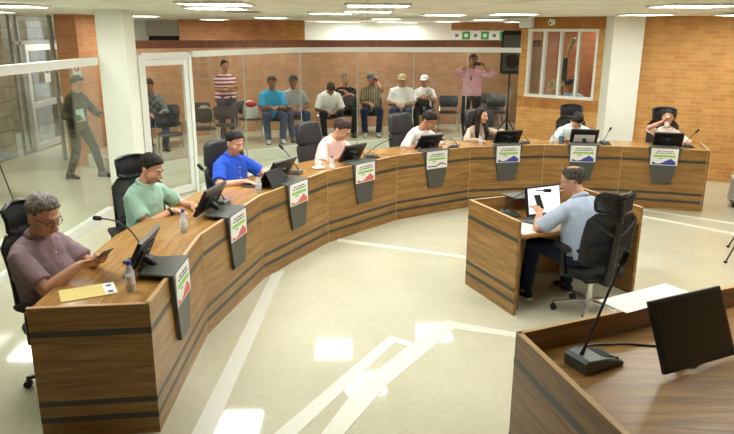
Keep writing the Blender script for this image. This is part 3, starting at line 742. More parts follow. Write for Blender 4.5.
def back_grid(w0, w1, z0, z1, lean, curve, nx=9, nz=9, y0=-.23, round_=.06):
    """points of a curved backrest sheet"""
    g_ = []
    for j in range(nz):
        f = j/(nz-1); row = []
        hw = (w0+(w1-w0)*f)/2
        e = min(f, 1-f); hw -= round_*max(0, 1-e/.12)**2
        for i in range(nx):
            u = -1+2*i/(nx-1)
            y = y0-lean*f-.03*math.sin(PI*f)*-1+curve*u*u
            row.append(V((hw*u, y, z0+(z1-z0)*f)))
        g_.append(row)
    return g_
def sheet(g_, th, name, mat, parent, smooth=True):
    nz, nx = len(g_), len(g_[0]); vs = [p for r_ in g_ for p in r_]+[p+V((0, -th, 0)) for r_ in g_ for p in r_]; k = nz*nx; fs = []
    for j in range(nz-1):
        for i in range(nx-1):
            a = j*nx+i; fs += [(a, a+1, a+nx+1, a+nx), (k+a, k+a+nx, k+a+nx+1, k+a+1)]
    bd = [i for i in range(nx)]+[j*nx+nx-1 for j in range(1, nz)]+[(nz-1)*nx+i for i in range(nx-2, -1, -1)]+[j*nx for j in range(nz-2, 0, -1)]
    for a, b in zip(bd, bd[1:]+bd[:1]): fs.append((a, k+a, k+b, b))
    return MB().add(vs, fs).build(name, mat, parent, smooth)
def loop_of(g_):
    nz, nx = len(g_), len(g_[0])
    return [g_[0][i] for i in range(nx)]+[g_[j][nx-1] for j in range(1, nz)]+[g_[nz-1][i] for i in range(nx-2, -1, -1)]+[g_[j][0] for j in range(nz-2, -1, -1)]
def mesh_chair(label, sz=.52, base='black', hb=1.0):
    t = thing('office_chair', label, 'chair', (0, 0, 0)); star_base(t, base); seat_pad(t, 'seat_fab', sz)
    for sx in (-1, 1): armrest(t, sx, sz)
    g_ = back_grid(.46, .44, sz+.07, sz+.60*hb, .10, .05)
    br = MB().tube(loop_of(g_), .014, 8).build('backrest_frame', M['black'], t, True)
    sheet(g_, .006, 'backrest_mesh', M['mesh'], t)
    gl = back_grid(.34, .36, sz+.14, sz+.26, .03, .04, y0=-.245); sheet(gl, .025, 'lumbar_support', M['black_matte'], t)
    yb = -.33
    MB().tube([(0, -.06, sz-.09), (0, -.27, sz-.06), (0, -.31, sz+.10), (0, -.345, sz+.36), (0, -.36, sz+.50)], [.035, .035, .03, .026, .022], 10, flat=1.6).build('back_spine', M['black'], t, True)
    for sx in (-1, 1): MB().tube([(0, -.345, sz+.36), (sx*.10, -.325, sz+.42), (sx*.205, -.27, sz+.50)], [.02, .016, .012], 8).build('spine_arm', M['black'], t, True)
    MB().tube([(0, -.36, sz+.48), (0, -.37, sz+.60), (0, -.36, sz+.68)], [.02, .018, .018], 8, flat=2.2).build('headrest_stem', M['black'], t, True)
    gh = back_grid(.32, .34, sz+.615*hb, sz+.80*hb, .03, .085, y0=-.35, round_=.05)
    h = MB().tube(loop_of(gh), .016, 8).build('headrest_frame', M['black'], t, True)
    sheet(gh, .012, 'headrest_mesh', M['seat_fab'] if base == 'black' else M['mesh'], t)
    return t
def leather_chair(label, sz=.52):
    t = thing('executive_chair', label, 'chair', (0, 0, 0)); star_base(t, 'black'); seat_pad(t, 'leather', sz, .54, .52, .11)
    for sx in (-1, 1): armrest(t, sx, sz)
    def pad(name, w0, w1, z0, z1, y0, lean, th, parent):
        rings = []
        for a, f in ((.75, 0), (.93, .04), (1, .14), (1, .5), (1, .8), (.95, .91), (.84, .97), (.62, 1)):
            z = z0+(z1-z0)*f; hw = (w0+(w1-w0)*f)/2*a; yy = y0-lean*f
            rings.append([p for p in rrect_ring((0, yy), hw, th/2*(.75+.25*a), z, 28, .5)])
        return MB().loft(rings).build(name, M['leather'], parent, True)
    bk = pad('backrest', .54, .54, sz+.02, sz+.46, -.22, .08, .10, t)
    pad('headrest', .53, .46, sz+.45, sz+.74, -.285, .05, .13, t)
    MB().tube([(0, -.1, sz-.10), (0, -.30, sz-.05), (0, -.33, sz+.2)], [.035, .035, .03], 10, flat=1.6).build('back_bracket', M['black'], t, True)
    return t
def public_chair():
    t = thing('stacking_chair', 'x', 'chair', (0, 0, 0), 0, 'dark plastic chairs behind the glass')
    MB().loft([rrect_ring((0, .02), .22*a, .215*a, .44+z_) for a, z_ in ((.9, -.02), (1, -.008), (1, .006), (.93, .014))]).build('seat', M['shell'], t, True)
    g_ = back_grid(.42, .46, .53, .79, .07, .04, y0=-.20, round_=.05); sheet(g_, .014, 'backrest', M['shell'], t)
    for sx in (-1, 1):
        MB().tube([(sx*.2, .18, .425), (sx*.225, .22, .2), (sx*.24, .25, .0)], .014, 8).build('front_leg', M['chrome'], t, True)
        MB().tube([(sx*.2, .16, .425), (sx*.2, -.12, .42), (sx*.215, -.21, .2), (sx*.23, -.28, .0)], .014, 8).build('rear_leg', M['chrome'], t, True)
        MB().tube([(sx*.2, -.10, .42), (sx*.21, -.19, .5), (sx*.205, -.235, .66)], .011, 8).build('back_post', M['chrome'], t, True)
    return t
# ------------------------------------------------------------------ people
def skin(name, c): 
    m = plain(name, c, .5, var=.05, bscale=25); return m
SK = {'a': skin('tan skin', srgb(208, 156, 128)), 'b': skin('brown skin', srgb(176, 122, 92)), 'c': skin('dark brown skin', srgb(142, 98, 72)), 'd': skin('light skin', srgb(222, 172, 144))}
LIP = plain('lips', srgb(160, 96, 84), .45)
def hairmat(name, c1, c2):
    m, nt, b, o = nodes(name)
    v = objvec(nt, (95, 95, 22)); n = N(nt, 'ShaderNodeTexNoise', Scale=1.0, Detail=3.0, Distortion=.4); nt.links.new(v, n.inputs['Vector'])
    r = ramp(nt, n.outputs[0], [(.36, c1), (.64, c2)]); nt.links.new(r.outputs[0], b.inputs['Base Color'])
    b.inputs['Roughness'].default_value = .58; b.inputs['Specular IOR Level'].default_value = .3
    bm = N(nt, 'ShaderNodeBump', Strength=.9, Distance=.006); nt.links.new(n.outputs[0], bm.inputs['Height']); nt.links.new(bm.outputs[0], b.inputs['Normal'])
    return m
HAIR = {'black': hairmat('black hair', srgb(12, 10, 9), srgb(40, 33, 29)), 'brown': hairmat('dark brown hair', srgb(30, 22, 17), srgb(74, 56, 44)),
        'grey': hairmat('grey hair', srgb(58, 54, 50), srgb(158, 150, 142)), 'pepper': hairmat('dark greying hair', srgb(30, 26, 23), srgb(92, 82, 74))}
TMP = bpy.data.scenes.new('scratch')
def voxel_mesh(mb, name, vox, smooth=3, fold=0, fs=9, seed=0):
    me = mb.mesh('tmp'); o = bpy.data.objects.new('tmp', me); TMP.collection.objects.link(o)
    md = o.modifiers.new('r', 'REMESH'); md.mode = 'VOXEL'; md.voxel_size = vox; md.use_smooth_shade = True
    if smooth: s = o.modifiers.new('s', 'SMOOTH'); s.factor = .5; s.iterations = smooth
    dg = None
    with bpy.context.temp_override(scene=TMP, view_layer=TMP.view_layers[0]): dg = bpy.context.evaluated_depsgraph_get()
    r = bpy.data.meshes.new_from_object(o.evaluated_get(dg)); r.name = name
    bpy.data.objects.remove(o); bpy.data.meshes.remove(me)
    if fold:
        co = [0.0]*(3*len(r.vertices)); r.vertices.foreach_get('co', co)
        no = [0.0]*len(co); r.vertex_normals.foreach_get('vector', no)
        off = V((seed*3.1, seed*1.7, 0)); o5 = V((5, 1, 2))
        for k in range(0, len(co), 3):
            q = V((co[k]*fs, co[k+1]*fs, co[k+2]*fs*.8))+off
            d = fold*((1-abs(noise.noise(q))*2.2)*.8+noise.noise(q*2.3+o5)*.5)
            for j in range(3): co[k+j] += no[k+j]*d
        r.vertices.foreach_set('co', co); r.update()
    for p in r.polygons: p.use_smooth = True
    return r
def link(me, name, mat, parent):
    me.materials.clear()
    for mt in (mat if isinstance(mat, (list, tuple)) else [mat]): me.materials.append(mt)
    o = bpy.data.objects.new(name, me); COL.objects.link(o); o.parent = parent; return o
def ik(a, b, l1, l2, pole):
    d = b-a; L = d.length
    if L > (l1+l2)*.995: b = a+d*((l1+l2)*.995/L); d = b-a; L = d.length
    L = max(L, abs(l1-l2)+.02)
    u = d.normalized(); x = (l1*l1-l2*l2+L*L)/(2*L); h = math.sqrt(max(0, l1*l1-x*x))
    p = pole-u*pole.dot(u); p = p.normalized() if p.length > 1e-5 else V((0, -1, 0))
    return a+u*x+p*h, b
def oval(c, rx, ry, X, Y, n=20, p=.85):
    out = []
    for q in range(n):
        a = 2*PI*q/n; cx, sy = math.cos(a), math.sin(a)
        out.append(c+X*(rx*abs(cx)**p*(1 if cx >= 0 else -1))+Y*(ry*abs(sy)**p*(1 if sy >= 0 else -1)))
    return out
def person(label, loc, face, pose, look, group=None, vox=.009):
    t = thing('person', label, 'person', loc, heading(face), group)
    S = look.get('scale', 1.03); bw = look.get('bw', 1.0); belly = look.get('belly', 0.0); fem = look.get('fem', False)
    det = look.get('det', False)
    stand = pose.get('stand', False)
    hz = (.93*S if stand else pose.get('seat', .52)+.10)
    pel = V((0, pose.get('py', 0), hz))
    l0, l1, l2 = [R(a) for a in pose.get('lean', (5, 8, 12))]; sd = R(pose.get('side', 0))
    dr = lambda a: V((math.sin(sd), math.sin(a), math.cos(a))).normalized()
    pts = [pel]
    for a, ln in ((l0, .17), (l1, .17), (l2, .15)): pts.append(pts[-1]+dr(a)*ln*S)
    yaw = R(pose.get('tyaw', 0))
    def spine(u):     # u in metres from the pelvis along the spine
        u = u*S; acc = [0, .17*S, .34*S, .49*S]
        k = 0 if u < acc[1] else 1 if u < acc[2] else 2
        d = (pts[k+1]-pts[k]).normalized(); p = pts[k]+d*(u-acc[k])
        X = V((math.cos(yaw*min(1, max(0, u/.35))), math.sin(yaw*min(1, max(0, u/.35))), 0)); X = (X-d*X.dot(d)).normalized(); Y = d.cross(X)
        return p, X, Y, d
    sw = (.150 if fem else .172)*S*(.35+.65*bw)
    def torso(mb, ofs, u0=-.11, u1=.5, top=True):
        prof = [(-.11, .15, .11, 0), (-.04, .172, .125, 0), (.06, .165, .12+belly*.8, belly*.5), (.15, .158 if not fem else .138, .115+belly, belly*.7), (.25, .166 if not fem else .148, .118+belly*.4+(.02 if fem else 0), belly*.2+(.015 if fem else 0)), (.34, .172 if not fem else .152, .115+(.02 if fem else 0), .0+(.012 if fem else 0)), (.405, .162 if not fem else .138, .096, -.008), (.445, .132 if not fem else .110, .080, -.010), (.475, .085, .064, -.006), (.495, .060, .056, 0)]
        rings = []
        for u, rx, ry, dy in prof:
            if u < u0-.001 or u > u1+.001: continue
            p, X, Y, d = spine(u); rings.append(oval(p+Y*dy*S, (rx*bw+ofs)*S, (ry*(.5+.5*bw)+ofs)*S, X, Y))
        mb.loft(rings)
    sp, sX, sY, sd_ = spine(.415)
    J = {}
    UA, FAr = .285*S, .25*S
    inw = R(pose.get('shrug', 0))
    for s, k in ((1, 'R'), (-1, 'L')):
        sh = sp+sX*s*sw-sd_*.028+sY*pose.get('sfwd', .0)
        tg = V(pose['H'+k]) if ('H'+k) in pose else sh+V((s*.06, .02, -.52))
        pole = V(pose.get('pole'+k, (s*.55, -.45, -.6)))
        el, wr = ik(sh, tg, UA, FAr, pole)
        J['S'+k], J['E'+k], J['W'+k] = sh, el, wr
        hp = pel+V((s*.09*S, .0, -.03))
        ft = V(pose.get('F'+k, (s*.12, .42, .08) if not stand else (s*.10, .02, .08)))
        kn, an = ik(hp, ft, .44*S, .43*S if stand else .46*S, V(pose.get('kp'+k, (s*.25, 1, .6))))
        J['P'+k], J['K'+k], J['A'+k] = hp, kn, an
    nb = pts[3]
    pt, yw, rl = [R(a) for a in pose.get('head', (15, 0, 0))]
    HM = Matrix.Rotation(-yw, 3, 'Z') @ Matrix.Rotation(rl, 3, 'Y') @ Matrix.Rotation(-pt, 3, 'X')
    nd = (dr(l2)*.5+HM @ V((0, 0, 1))*.5+V((0, .12, 0))).normalized()
    hs = S*look.get('hs', 1.03)
    hj = nb+nd*.05*S; hc = hj+HM @ V((0, .022, .100))*hs
    Hp = lambda x, y, z: hc+HM @ V((x, y, z))*hs
    # ---- body
    b = MB(); torso(b, -.008)
    b.tube([nb-nd*.05, nb+nd*.02, Hp(0, -.012, -.07), Hp(0, -.01, -.02)], [.062*S*(.88 if fem else 1), .055*S*(.85 if fem else 1), .054*S*(.85 if fem else 1), .05*S], 14)
    E_ = lambda c, r: b.ell(Hp(*c), V(r)*hs, HM, 16, 10)
    E_((0, -.015, .035), (.077, .097, .085)); E_((0, .022, -.03), (.064, .073, .084)); E_((0, .05, -.088), (.036, .034, .03)); E_((0, .02, -.07), (.052, .055, .045))
    E_((0, .078, .022), (.05, .017, .013))
    for s in (-1, 1):
        E_((s*.036, .058, -.03), (.026, .028, .026)); E_((s*.079, -.006, -.008), (.011, .021, .034)); E_((s*.012, .106, -.034), (.010, .011, .009))
    b.tube([Hp(0, .088, .008), Hp(0, .104, -.014), Hp(0, .115, -.033)], [.009*hs, .011*hs, .013*hs], 10, rnd=True)
    E_((0, .088, -.062), (.024, .012, .010))
    for k, s in (('R', 1), ('L', -1)):
        sh, el, wr = J['S'+k], J['E'+k], J['W'+k]
        f = S*(.86 if fem else 1)*(.6+.4*bw)
        b.tube([sh-sX*s*.06-sd_*.01, sh-sd_*.01, sh.lerp(el, .5), el], [.034*f, .042*f, .044*f, .041*f], 12, rnd=True)
        b.tube([el, el.lerp(wr, .3), wr], [.041*f, .043*f, .027*f], 12, rnd=True)
        # hand
        fd = V(pose['fd'+k]).normalized() if ('fd'+k) in pose else (wr-el).normalized()
        pn = V(pose.get('pn'+k, (0, 0, -1))); pn = (pn-fd*pn.dot(fd)).normalized(); si = fd.cross(pn).normalized()
        g = S*(.9 if fem else 1.0); cu_ = R(pose.get('curl'+k, 22))
        # thumb lies towards the body's middle when palm is down: pick the side pointing inwards
        ts = 1 if si.x*(-s) > 0 else -1
        if ('th'+k) in pose: ts = pose['th'+k]
        HB = Matrix((fd, si, pn)).transposed()
        b.ell(wr+fd*.052*g, (.052*g, .041*g, .017*g), HB, 14, 8); b.tube([wr-fd*.01, wr+fd*.03*g], [.027*g, .028*g], 10, rnd=True)
        for q, ln in ((-1.5, .060), (-.5, .074), (.5, .079), (1.5, .070)):
            o_ = q*ts; rt_ = wr+fd*(.088-.004*abs(q))*g+si*(.0205*o_)*g
            d0 = (fd+si*.06*o_).normalized(); p0 = rt_-fd*.02; ps = [p0, rt_]; a = cu_
            for fr_ in (.45, .32, .23):
                dd = d0*math.cos(a)+pn*math.sin(a); ps.append(ps[-1]+dd*ln*fr_*g); a += cu_*1.1
            b.tube(ps, [.010*g, .010*g, .0092*g, .0086*g, .0078*g], 8, rnd=True)
        r0 = wr+fd*.022*g+si*ts*.028*g; d0 = (fd*.72+si*ts*.62+pn*.3).normalized(); d1 = (fd*.9+si*ts*.2+pn*.35).normalized()
        b.tube([r0-d0*.01, r0+d0*.04*g, r0+d0*.04*g+d1*.034*g, r0+d0*.04*g+d1*.058*g], [.015*g, .0125*g, .0105*g, .009*g], 8, rnd=True)
        J['H'+k] = wr+fd*.09*g+pn*.03*g; J['fd'+k] = fd; J['pn'+k] = pn
        # leg
        hp, kn, an = J['P'+k], J['K'+k], J['A'+k]; f2 = S*(.6+.4*bw)
        b.tube([hp+V((0, 0, .02)), hp.lerp(kn, .4), kn], [.085*f2, .077*f2, .056*f2], 12, rnd=True)
        b.tube([kn, kn.lerp(an, .3), an], [.056*f2, .055*f2, .037*f2], 12, rnd=True)
        b.tube([an+V((0, -.02, -.03)), an+V((0, .05, -.045)), an+V((0, .14, -.055))], [.035*S, .035*S, .024*S], 10, rnd=True)
    me = voxel_mesh(b, 'body', vox, 2); link(me, 'body', SK[look.get('skin', 'a')], t)
    cv = max(vox, .010)
    # ---- shirt
    lg = look.get('sleeve', .72); so = .011+.003*(not fem); b = MB(); torso(b, .013, look.get('hem', -.08), .48)
    p, X, Y, d = spine(.46)
    for k, s in (('R', 1), ('L', -1)):
        sh, el, wr = J['S'+k], J['E'+k], J['W'+k]; f = S*(.86 if fem else 1)*(.6+.4*bw)
        if lg <= 1: b.tube([sh-sX*s*.05+sd_*.02, sh, sh.lerp(el, lg*.5), sh.lerp(el, lg)], [.050*f+so*.8, .051*f+so, .050*f+so*1.2, .048*f+so*1.7], 14)
        else:
            b.tube([sh-sX*s*.05+sd_*.02, sh, sh.lerp(el, .5), el], [.050*f+so*.8, .051*f+so*.9, .049*f+so*.9, .044*f+so], 14, rnd=True)
            b.tube([el, el.lerp(wr, .5), el.lerp(wr, lg-1)], [.044*f+so, .042*f+so*.8, .032*f+so*.6], 14, rnd=False)
    me = voxel_mesh(b, 'shirt', cv, 3, look.get('fold', .006), 11, len(label)); sh_o = link(me, 'shirt', look['shirt'], t)
    if look.get('collar'):
        p, X, Y, d = spine(.478); c = MB()
        ring = []
        for q in range(17):
            a = PI/2+.30+(2*PI-.60)*q/16; ring.append(p+Y*.004+X*(.070*S*math.cos(a))+Y*(.068*S*math.sin(a))+d*(.012-.020*math.sin(a)))
        c.tube(ring, .011, 8, flat=1.9, up=d); c.build('collar', look['shirt'] if look['collar'] is True else look['collar'], sh_o, True)
        if look.get('placket'):
            ps = []
            for u in (.44, .38, .32, .26, .2): pp, X, Y, d = spine(u); ps.append(pp+Y*(.092+.03*(u < .43)+belly*.8*(u < .3))*S)
            # buttons down the front
            for pp in ps[1:]: MB().ell(pp+Y*.012, (.006, .006, .006), None, 8, 6).build('button', M['paper'], sh_o, True)
    # ---- trousers
    b = MB(); p, X, Y, d = spine(0)
    b.loft([oval(p+d*z*S, (rx*bw+.006)*S, (ry*(.5+.5*bw)+.004)*S, X, Y) for z, rx, ry in ((-.13, .13, .10), (-.09, .168, .122), (-.02, .178, .132), (.06, .168, .128))])
    for k in 'RL':
        hp, kn, an = J['P'+k], J['K'+k], J['A'+k]; f2 = S*(.6+.4*bw)
        b.tube([hp+V((0, 0, .02)), hp.lerp(kn, .4), kn], [.094*f2, .088*f2, .068*f2], 12, rnd=True)
        b.tube([kn, kn.lerp(an, .35), an+(kn-an)*.02], [.068*f2, .066*f2, .055*f2], 12)
    link(voxel_mesh(b, 'trousers', cv, 3, .005, 9, len(label)+3), 'trousers', look['trousers'], t)
    # ---- shoes
    for k in 'RL':
        an, kn = J['A'+k], J['K'+k]; fdv = pose.get('toe'+k); fdv = V(fdv).normalized() if fdv else V((.12 if k == 'R' else -.12, 1, 0)).normalized()
        X = V((fdv.y, -fdv.x, 0)); z0 = an.z-.08
        b = MB(); rings = []
        for u, rx, h in ((-.085, .022, .06), (-.07, .036, .085), (-.02, .042, .105), (.05, .042, .085), (.11, .046, .06), (.16, .042, .045), (.19, .02, .03)):
            c = V((an.x, an.y, z0+.012))+fdv*u
            rings.append([c+X*(rx*math.cos(a))+V((0, 0, max(0, h*math.sin(a)) if math.sin(a) > 0 else 0)) for a in [2*PI*q/14 for q in range(14)]])
        so_ = b.loft(rings).build('shoe', look.get('shoe', M['black']), t, True)
        b = MB(); o_ = []
        for u, rx in ((-.09, .02), (-.07, .04), (0, .044), (.06, .044), (.12, .049), (.17, .043), (.197, .018)):
            o_.append((u, rx))
        poly = [(V((an.x, an.y, 0))+fdv*u+X*rx)[:2] for u, rx in o_]+[(V((an.x, an.y, 0))+fdv*u-X*rx)[:2] for u, rx in o_[::-1]]
        b.prism(poly, z0, z0+.024).build('sole', look.get('sole', M['black_matte']), so_)
    # ---- hair
    hk = look.get('hair', 'black'); hm = HAIR[hk]; style = look.get('style', 'short')
    if style != 'none':
        b = MB()
        tab = ((0, .078), (30, .075), (46, .064), (58, .046), (68, .022), (77, -.018), (88, -.004), (104, .002), (122, -.045), (145, -.075), (180, -.082))
        def hz_(ph):
            for (a0, z0), (a1, z1) in zip(tab, tab[1:]):
                if ph <= a1: return z0+(z1-z0)*(ph-a0)/(a1-a0)
            return tab[-1][1]
        out = V((.0845, .108, .099)) if style not in ('thin', 'cap', 'bun', 'tied') else V((.086, .106, .093))
        inn = V((.066, .084, .072)); cen = V((0, -.016, .036)); nu, nv = 56, 40; rings = []; sdn = len(label)
        for i in range(nv+1):
            a = max(-1.54, min(1.54, -PI/2+PI*i/nv)); rg = []
            for q in range(nu):
                th = 2*PI*q/nu; u = V((math.cos(a)*math.cos(th), math.cos(a)*math.sin(th), math.sin(a)))
                ph = abs(math.degrees(math.atan2(u.x, u.y)))
                jit = 1+.17*max(0, u.y+.1)*max(0, u.z)*(style == 'short')+.06*noise.noise(u*3.0+V((sdn, 2, 3)))+.035*noise.noise(V((u.x*16, u.y*5, u.z*5)))
                po = cen+V((u.x*out.x, u.y*out.y, u.z*out.z))*jit
                f = (po.z-hz_(ph)-.006*noise.noise(u*9))/.014
                if style == 'thin':
                    cr = V((u.x*1.1, u.y+.25, u.z-.92)); f = min(f, (cr.length-.52)/.12)
                if style == 'cap': f = min(f, (.035-po.z)/.01)
                f = max(0, min(1, f)); f = f*f*(3-2*f)
                pi_ = cen+V((u.x*inn.x, u.y*inn.y, u.z*inn.z))
                rg.append(Hp(*(pi_.lerp(po, f))))
            rings.append(rg)
        b.loft(rings); me = b.mesh('hair')
        for p_ in me.polygons: p_.use_smooth = True
        ho = link(me, 'hair', hm, t)
        if style in ('long', 'bun', 'tied'):
            b = MB()
            if style == 'long':
                b.tube([Hp(0, -.06, .05), Hp(0, -.10, -.06), Hp(0, -.10, -.18), nb+V((0, -.10, -.12)), nb+V((0, -.09, -.26))], [.07, .082, .085, .085, .05], 14, flat=.55, rnd=True)
                for s in (-1, 1):
                    q0 = spine(.36)[0]; q1 = spine(.22)[0]
                    b.tube([Hp(s*.055, .01, .085), Hp(s*.083, .0, .0), Hp(s*.088, .0, -.10), q0+V((s*.085, .13, .02)), q1+V((s*.075, .15, 0))], [.03, .038, .042, .04, .022], 10, rnd=True)
                me2 = voxel_mesh(b, 'hair_lock', .010, 2, .005, 22); link(me2, 'hair_lengths', hm, ho)
            else:
                b.ell(Hp(0, -.125, .02 if style == 'tied' else .06), (.045, .04, .05), HM); b.build('hair_knot', hm, ho, True)
    if look.get('cap'):
        b = MB(); rings = []
        for i in range(9):
            a = PI/2*i/8*.98; rings.append([Hp(.089*math.cos(a)*math.cos(th), -.012+.110*math.cos(a)*math.sin(th), .038+.080*math.sin(a)) for th in [2*PI*q/28 for q in range(28)]])
        c = b.loft(rings).build('cap', look['cap'], t, True)
        rp = []
        for q in range(13):
            th = PI*q/12; x, y = .080*math.cos(th), .075+.085*math.sin(th)
            rp.append((x, y, .044-.010*math.sin(th)-.0))
        n = len(rp); vs = [Hp(*p_) for p_ in rp]+[Hp(p_[0], p_[1], p_[2]+.006) for p_ in rp]
        fs = [tuple(range(n))[::-1], tuple(range(n, 2*n))]+[(i, (i+1) % n, n+(i+1) % n, n+i) for i in range(n)]
        MB().add(vs, fs).build('brim', look.get('brim', look['cap']), c)
    # ---- face
    if look.get('face', True):
        for s in (-1, 1):
            ey = MB().ell(Hp(s*.030, .080, .004), V((.0105, .010, .0052))*hs, HM, 12, 8).build('eye', M['eye_w'], t, True)
            MB().ell(Hp(s*.030, .0885, .002), V((.0058, .003, .0048))*hs, HM, 10, 6).build('iris', M['iris'], ey, True)
            MB().tube([Hp(s*.014, .095, .024), Hp(s*.03, .0935, .029), Hp(s*.047, .083, .024)], [.0035*hs, .0042*hs, .003*hs], 6).build('eyebrow', hm, t, True)
        MB().tube([Hp(-.022, .090, -.063), Hp(-.008, .1005, -.060), Hp(.008, .1005, -.060), Hp(.022, .090, -.063)], [.003, .0055, .0055, .003], 8).build('lips', LIP, t, True)
    if look.get('beard'):
        MB().ell(Hp(0, .052, -.093), V((.036, .036, .026))*hs, HM).build('beard', hm, t, True)
    if look.get('moustache'):
        MB().tube([Hp(-.028, .088, -.054), Hp(0, .102, -.047), Hp(.028, .088, -.054)], [.004, .007, .004], 8).build('moustache', hm, t, True)
    if look.get('glasses'):
        b = MB()
        for s in (-1, 1):
            b.tube([Hp(s*.032+.024*math.cos(a), .105-.012*abs(math.cos(a))*(math.cos(a)*s > 0), .003+.017*math.sin(a)) for a in [2*PI*q/14 for q in range(15)]], .0024, 6)
            b.tube([Hp(s*.055, .094, .006), Hp(s*.083, .04, .010), Hp(s*.085, -.005, .008)], .0022, 6)
        b.tube([Hp(-.009, .105, .006), Hp(.009, .105, .006)], .0022, 6); b.build('glasses', M['black'], t, True)
    if look.get('watch'):
        k = look['watch']; wr, el = J['W'+k], J['E'+k]; q = wr.lerp(el, .1); dd = (wr-el).normalized()
        MB().tube([q-dd*.011, q+dd*.011], [.036*S, .036*S], 14).build('watch', M['black'], t, True)
    J['Hp'] = Hp; J['spine'] = spine; J['obj'] = t
    mat = Matrix.Translation(V(loc)) @ Matrix.Rotation(heading(face), 4, 'Z')
    J['world'] = lambda p_: mat @ V(p_)
    return J
# ------------------------------------------------------------------ who sits where
C_ = {k: cloth(*a, **kw) for k, a, kw in (
    ('mauve', ('mauve polo cloth', srgb(138, 116, 122)), {}), ('mint', ('mint shirt cloth', srgb(160, 196, 178)), {}), ('royal', ('royal blue shirt cloth', srgb(40, 84, 200)), {}),
    ('pink', ('pale pink shirt cloth', srgb(240, 196, 190)), dict(kind='vstripe', c2=srgb(246, 222, 216), sc=14)), ('white', ('white T-shirt cloth', srgb(238, 236, 234)), {}),
    ('beige', ('beige knit', srgb(188, 168, 146)), {}), ('paleblue', ('pale aqua shirt cloth', srgb(206, 226, 226)), {}), ('floral', ('white floral blouse cloth', srgb(236, 228, 222)), dict(kind='dots', c2=srgb(186, 110, 110), sc=22)),
    ('sky', ('light blue shirt cloth', srgb(186, 202, 226)), {}), ('olive', ('olive uniform cloth', srgb(62, 64, 44)), {}), ('jeans', ('blue denim', srgb(58, 74, 104)), {}), ('djeans', ('dark denim', srgb(34, 44, 72)), {}),
    ('dark', ('dark trouser cloth', srgb(38, 38, 42)), {}), ('khaki', ('khaki trouser cloth', srgb(150, 134, 104)), {}), ('cyan', ('bright cyan polo cloth', srgb(44, 158, 206)), {}), ('grey', ('grey T-shirt cloth', srgb(160, 162, 160)), {}),
    ('black', ('black shirt cloth', srgb(30, 30, 32)), {}), ('kstripe', ('khaki striped shirt cloth', srgb(160, 150, 116)), dict(kind='vstripe', c2=srgb(116, 106, 80), sc=6)), ('stripe', ('maroon and white striped cloth', srgb(130, 50, 64)), dict(kind='hstripe', c2=srgb(226, 200, 206), sc=4.2)),
    ('rose', ('rose pink shirt cloth', srgb(226, 170, 186)), {}), ('plaid', ('grey check shirt cloth', srgb(132, 132, 128)), dict(kind='check', c2=srgb(96, 100, 104), sc=14)), ('tancap', ('tan cap cloth', srgb(176, 160, 118)), {}), ('blackcap', ('black cap cloth', srgb(28, 30, 34)), {}),
    ('greycap', ('slate cap cloth', srgb(78, 88, 94)), {}), ('hound', ('black and white houndstooth', srgb(225, 225, 222)), dict(kind='check', c2=srgb(26, 26, 28), sc=62)))}
SNK = plain('white trainers', srgb(214, 214, 212), .6); NAVY = plain('navy trainers', srgb(34, 40, 62), .6)

chair_m = chair_l = None
GM = 'black mesh office chairs at the council desk'; GL = 'black leather chairs at the council desk'
def seat_chair(kind, label, loc, face):
    global chair_m, chair_l
    if kind == 'm':
        if chair_m is None: chair_m = mesh_chair(label, .53); return put(chair_m, False, loc, heading(face), label, GM)
        return put(chair_m, True, loc, heading(face), label, GM)
    if chair_l is None: chair_l = leather_chair(label, .53); return put(chair_l, False, loc, heading(face), label, GL)
    return put(chair_l, True, loc, heading(face), label, GL)
def station(i, s, dx, turn=0):
    m, ux, n, rz = ST[i]; p = m+n*s+ux*dx; f = (Matrix.Rotation(R(turn), 2) @ (-n))
    return (p.x, p.y, 0), f
def sit(i, s, dx, turn, label, pose, look, chair, clabel, cs=.06, cturn=0, vox=.007, cdx=0):
    look.setdefault('scale', 1.04); pose.setdefault('seat', .53)
    loc, f = station(i, s, dx, turn)
    J = person(label, loc, f, pose, look, None, vox)
    cf = Matrix.Rotation(R(cturn), 2) @ f
    cl = V(loc[:2])-f*cs+ST[i][1]*cdx
    seat_chair(chair, clabel, (cl.x, cl.y, 0), cf)
    return J
# 0 purple shirt, reclining, both hands on a phone
J = sit(0, .88, -.08, -12, 'heavy grey haired man with glasses in a purple polo shirt, looking at his phone',
    dict(lean=(-14, -10, 4), head=(22, 14, 0), HR=(.10, .31, .97), HL=(-.06, .36, .98), fdR=(-.45, .8, .12), fdL=(.5, .75, .1), pnR=(-.6, -.3, .6), pnL=(.6, -.3, .6), curlR=38, curlL=38, poleR=(.7, -.5, -.7), poleL=(-.6, -.4, -.7), FR=(.18, .45, .1), FL=(-.18, .45, .1)),
    dict(skin='a', hair='grey', bw=1.17, belly=.055, shirt=C_['mauve'], trousers=C_['dark'], collar=True, placket=True, glasses=True, det=True, sleeve=.8, fold=.008, hs=1.13), 'm', 'black mesh office chair of the man in the purple polo shirt', -.08, -14, .006)
w_ = J['world'](V((.03, .455, 1.025)))
phone('dark green mobile phone held in both hands by the man in the purple polo shirt', w_, heading((1, -.2))-R(20), 0, 'greenphone', R(38))
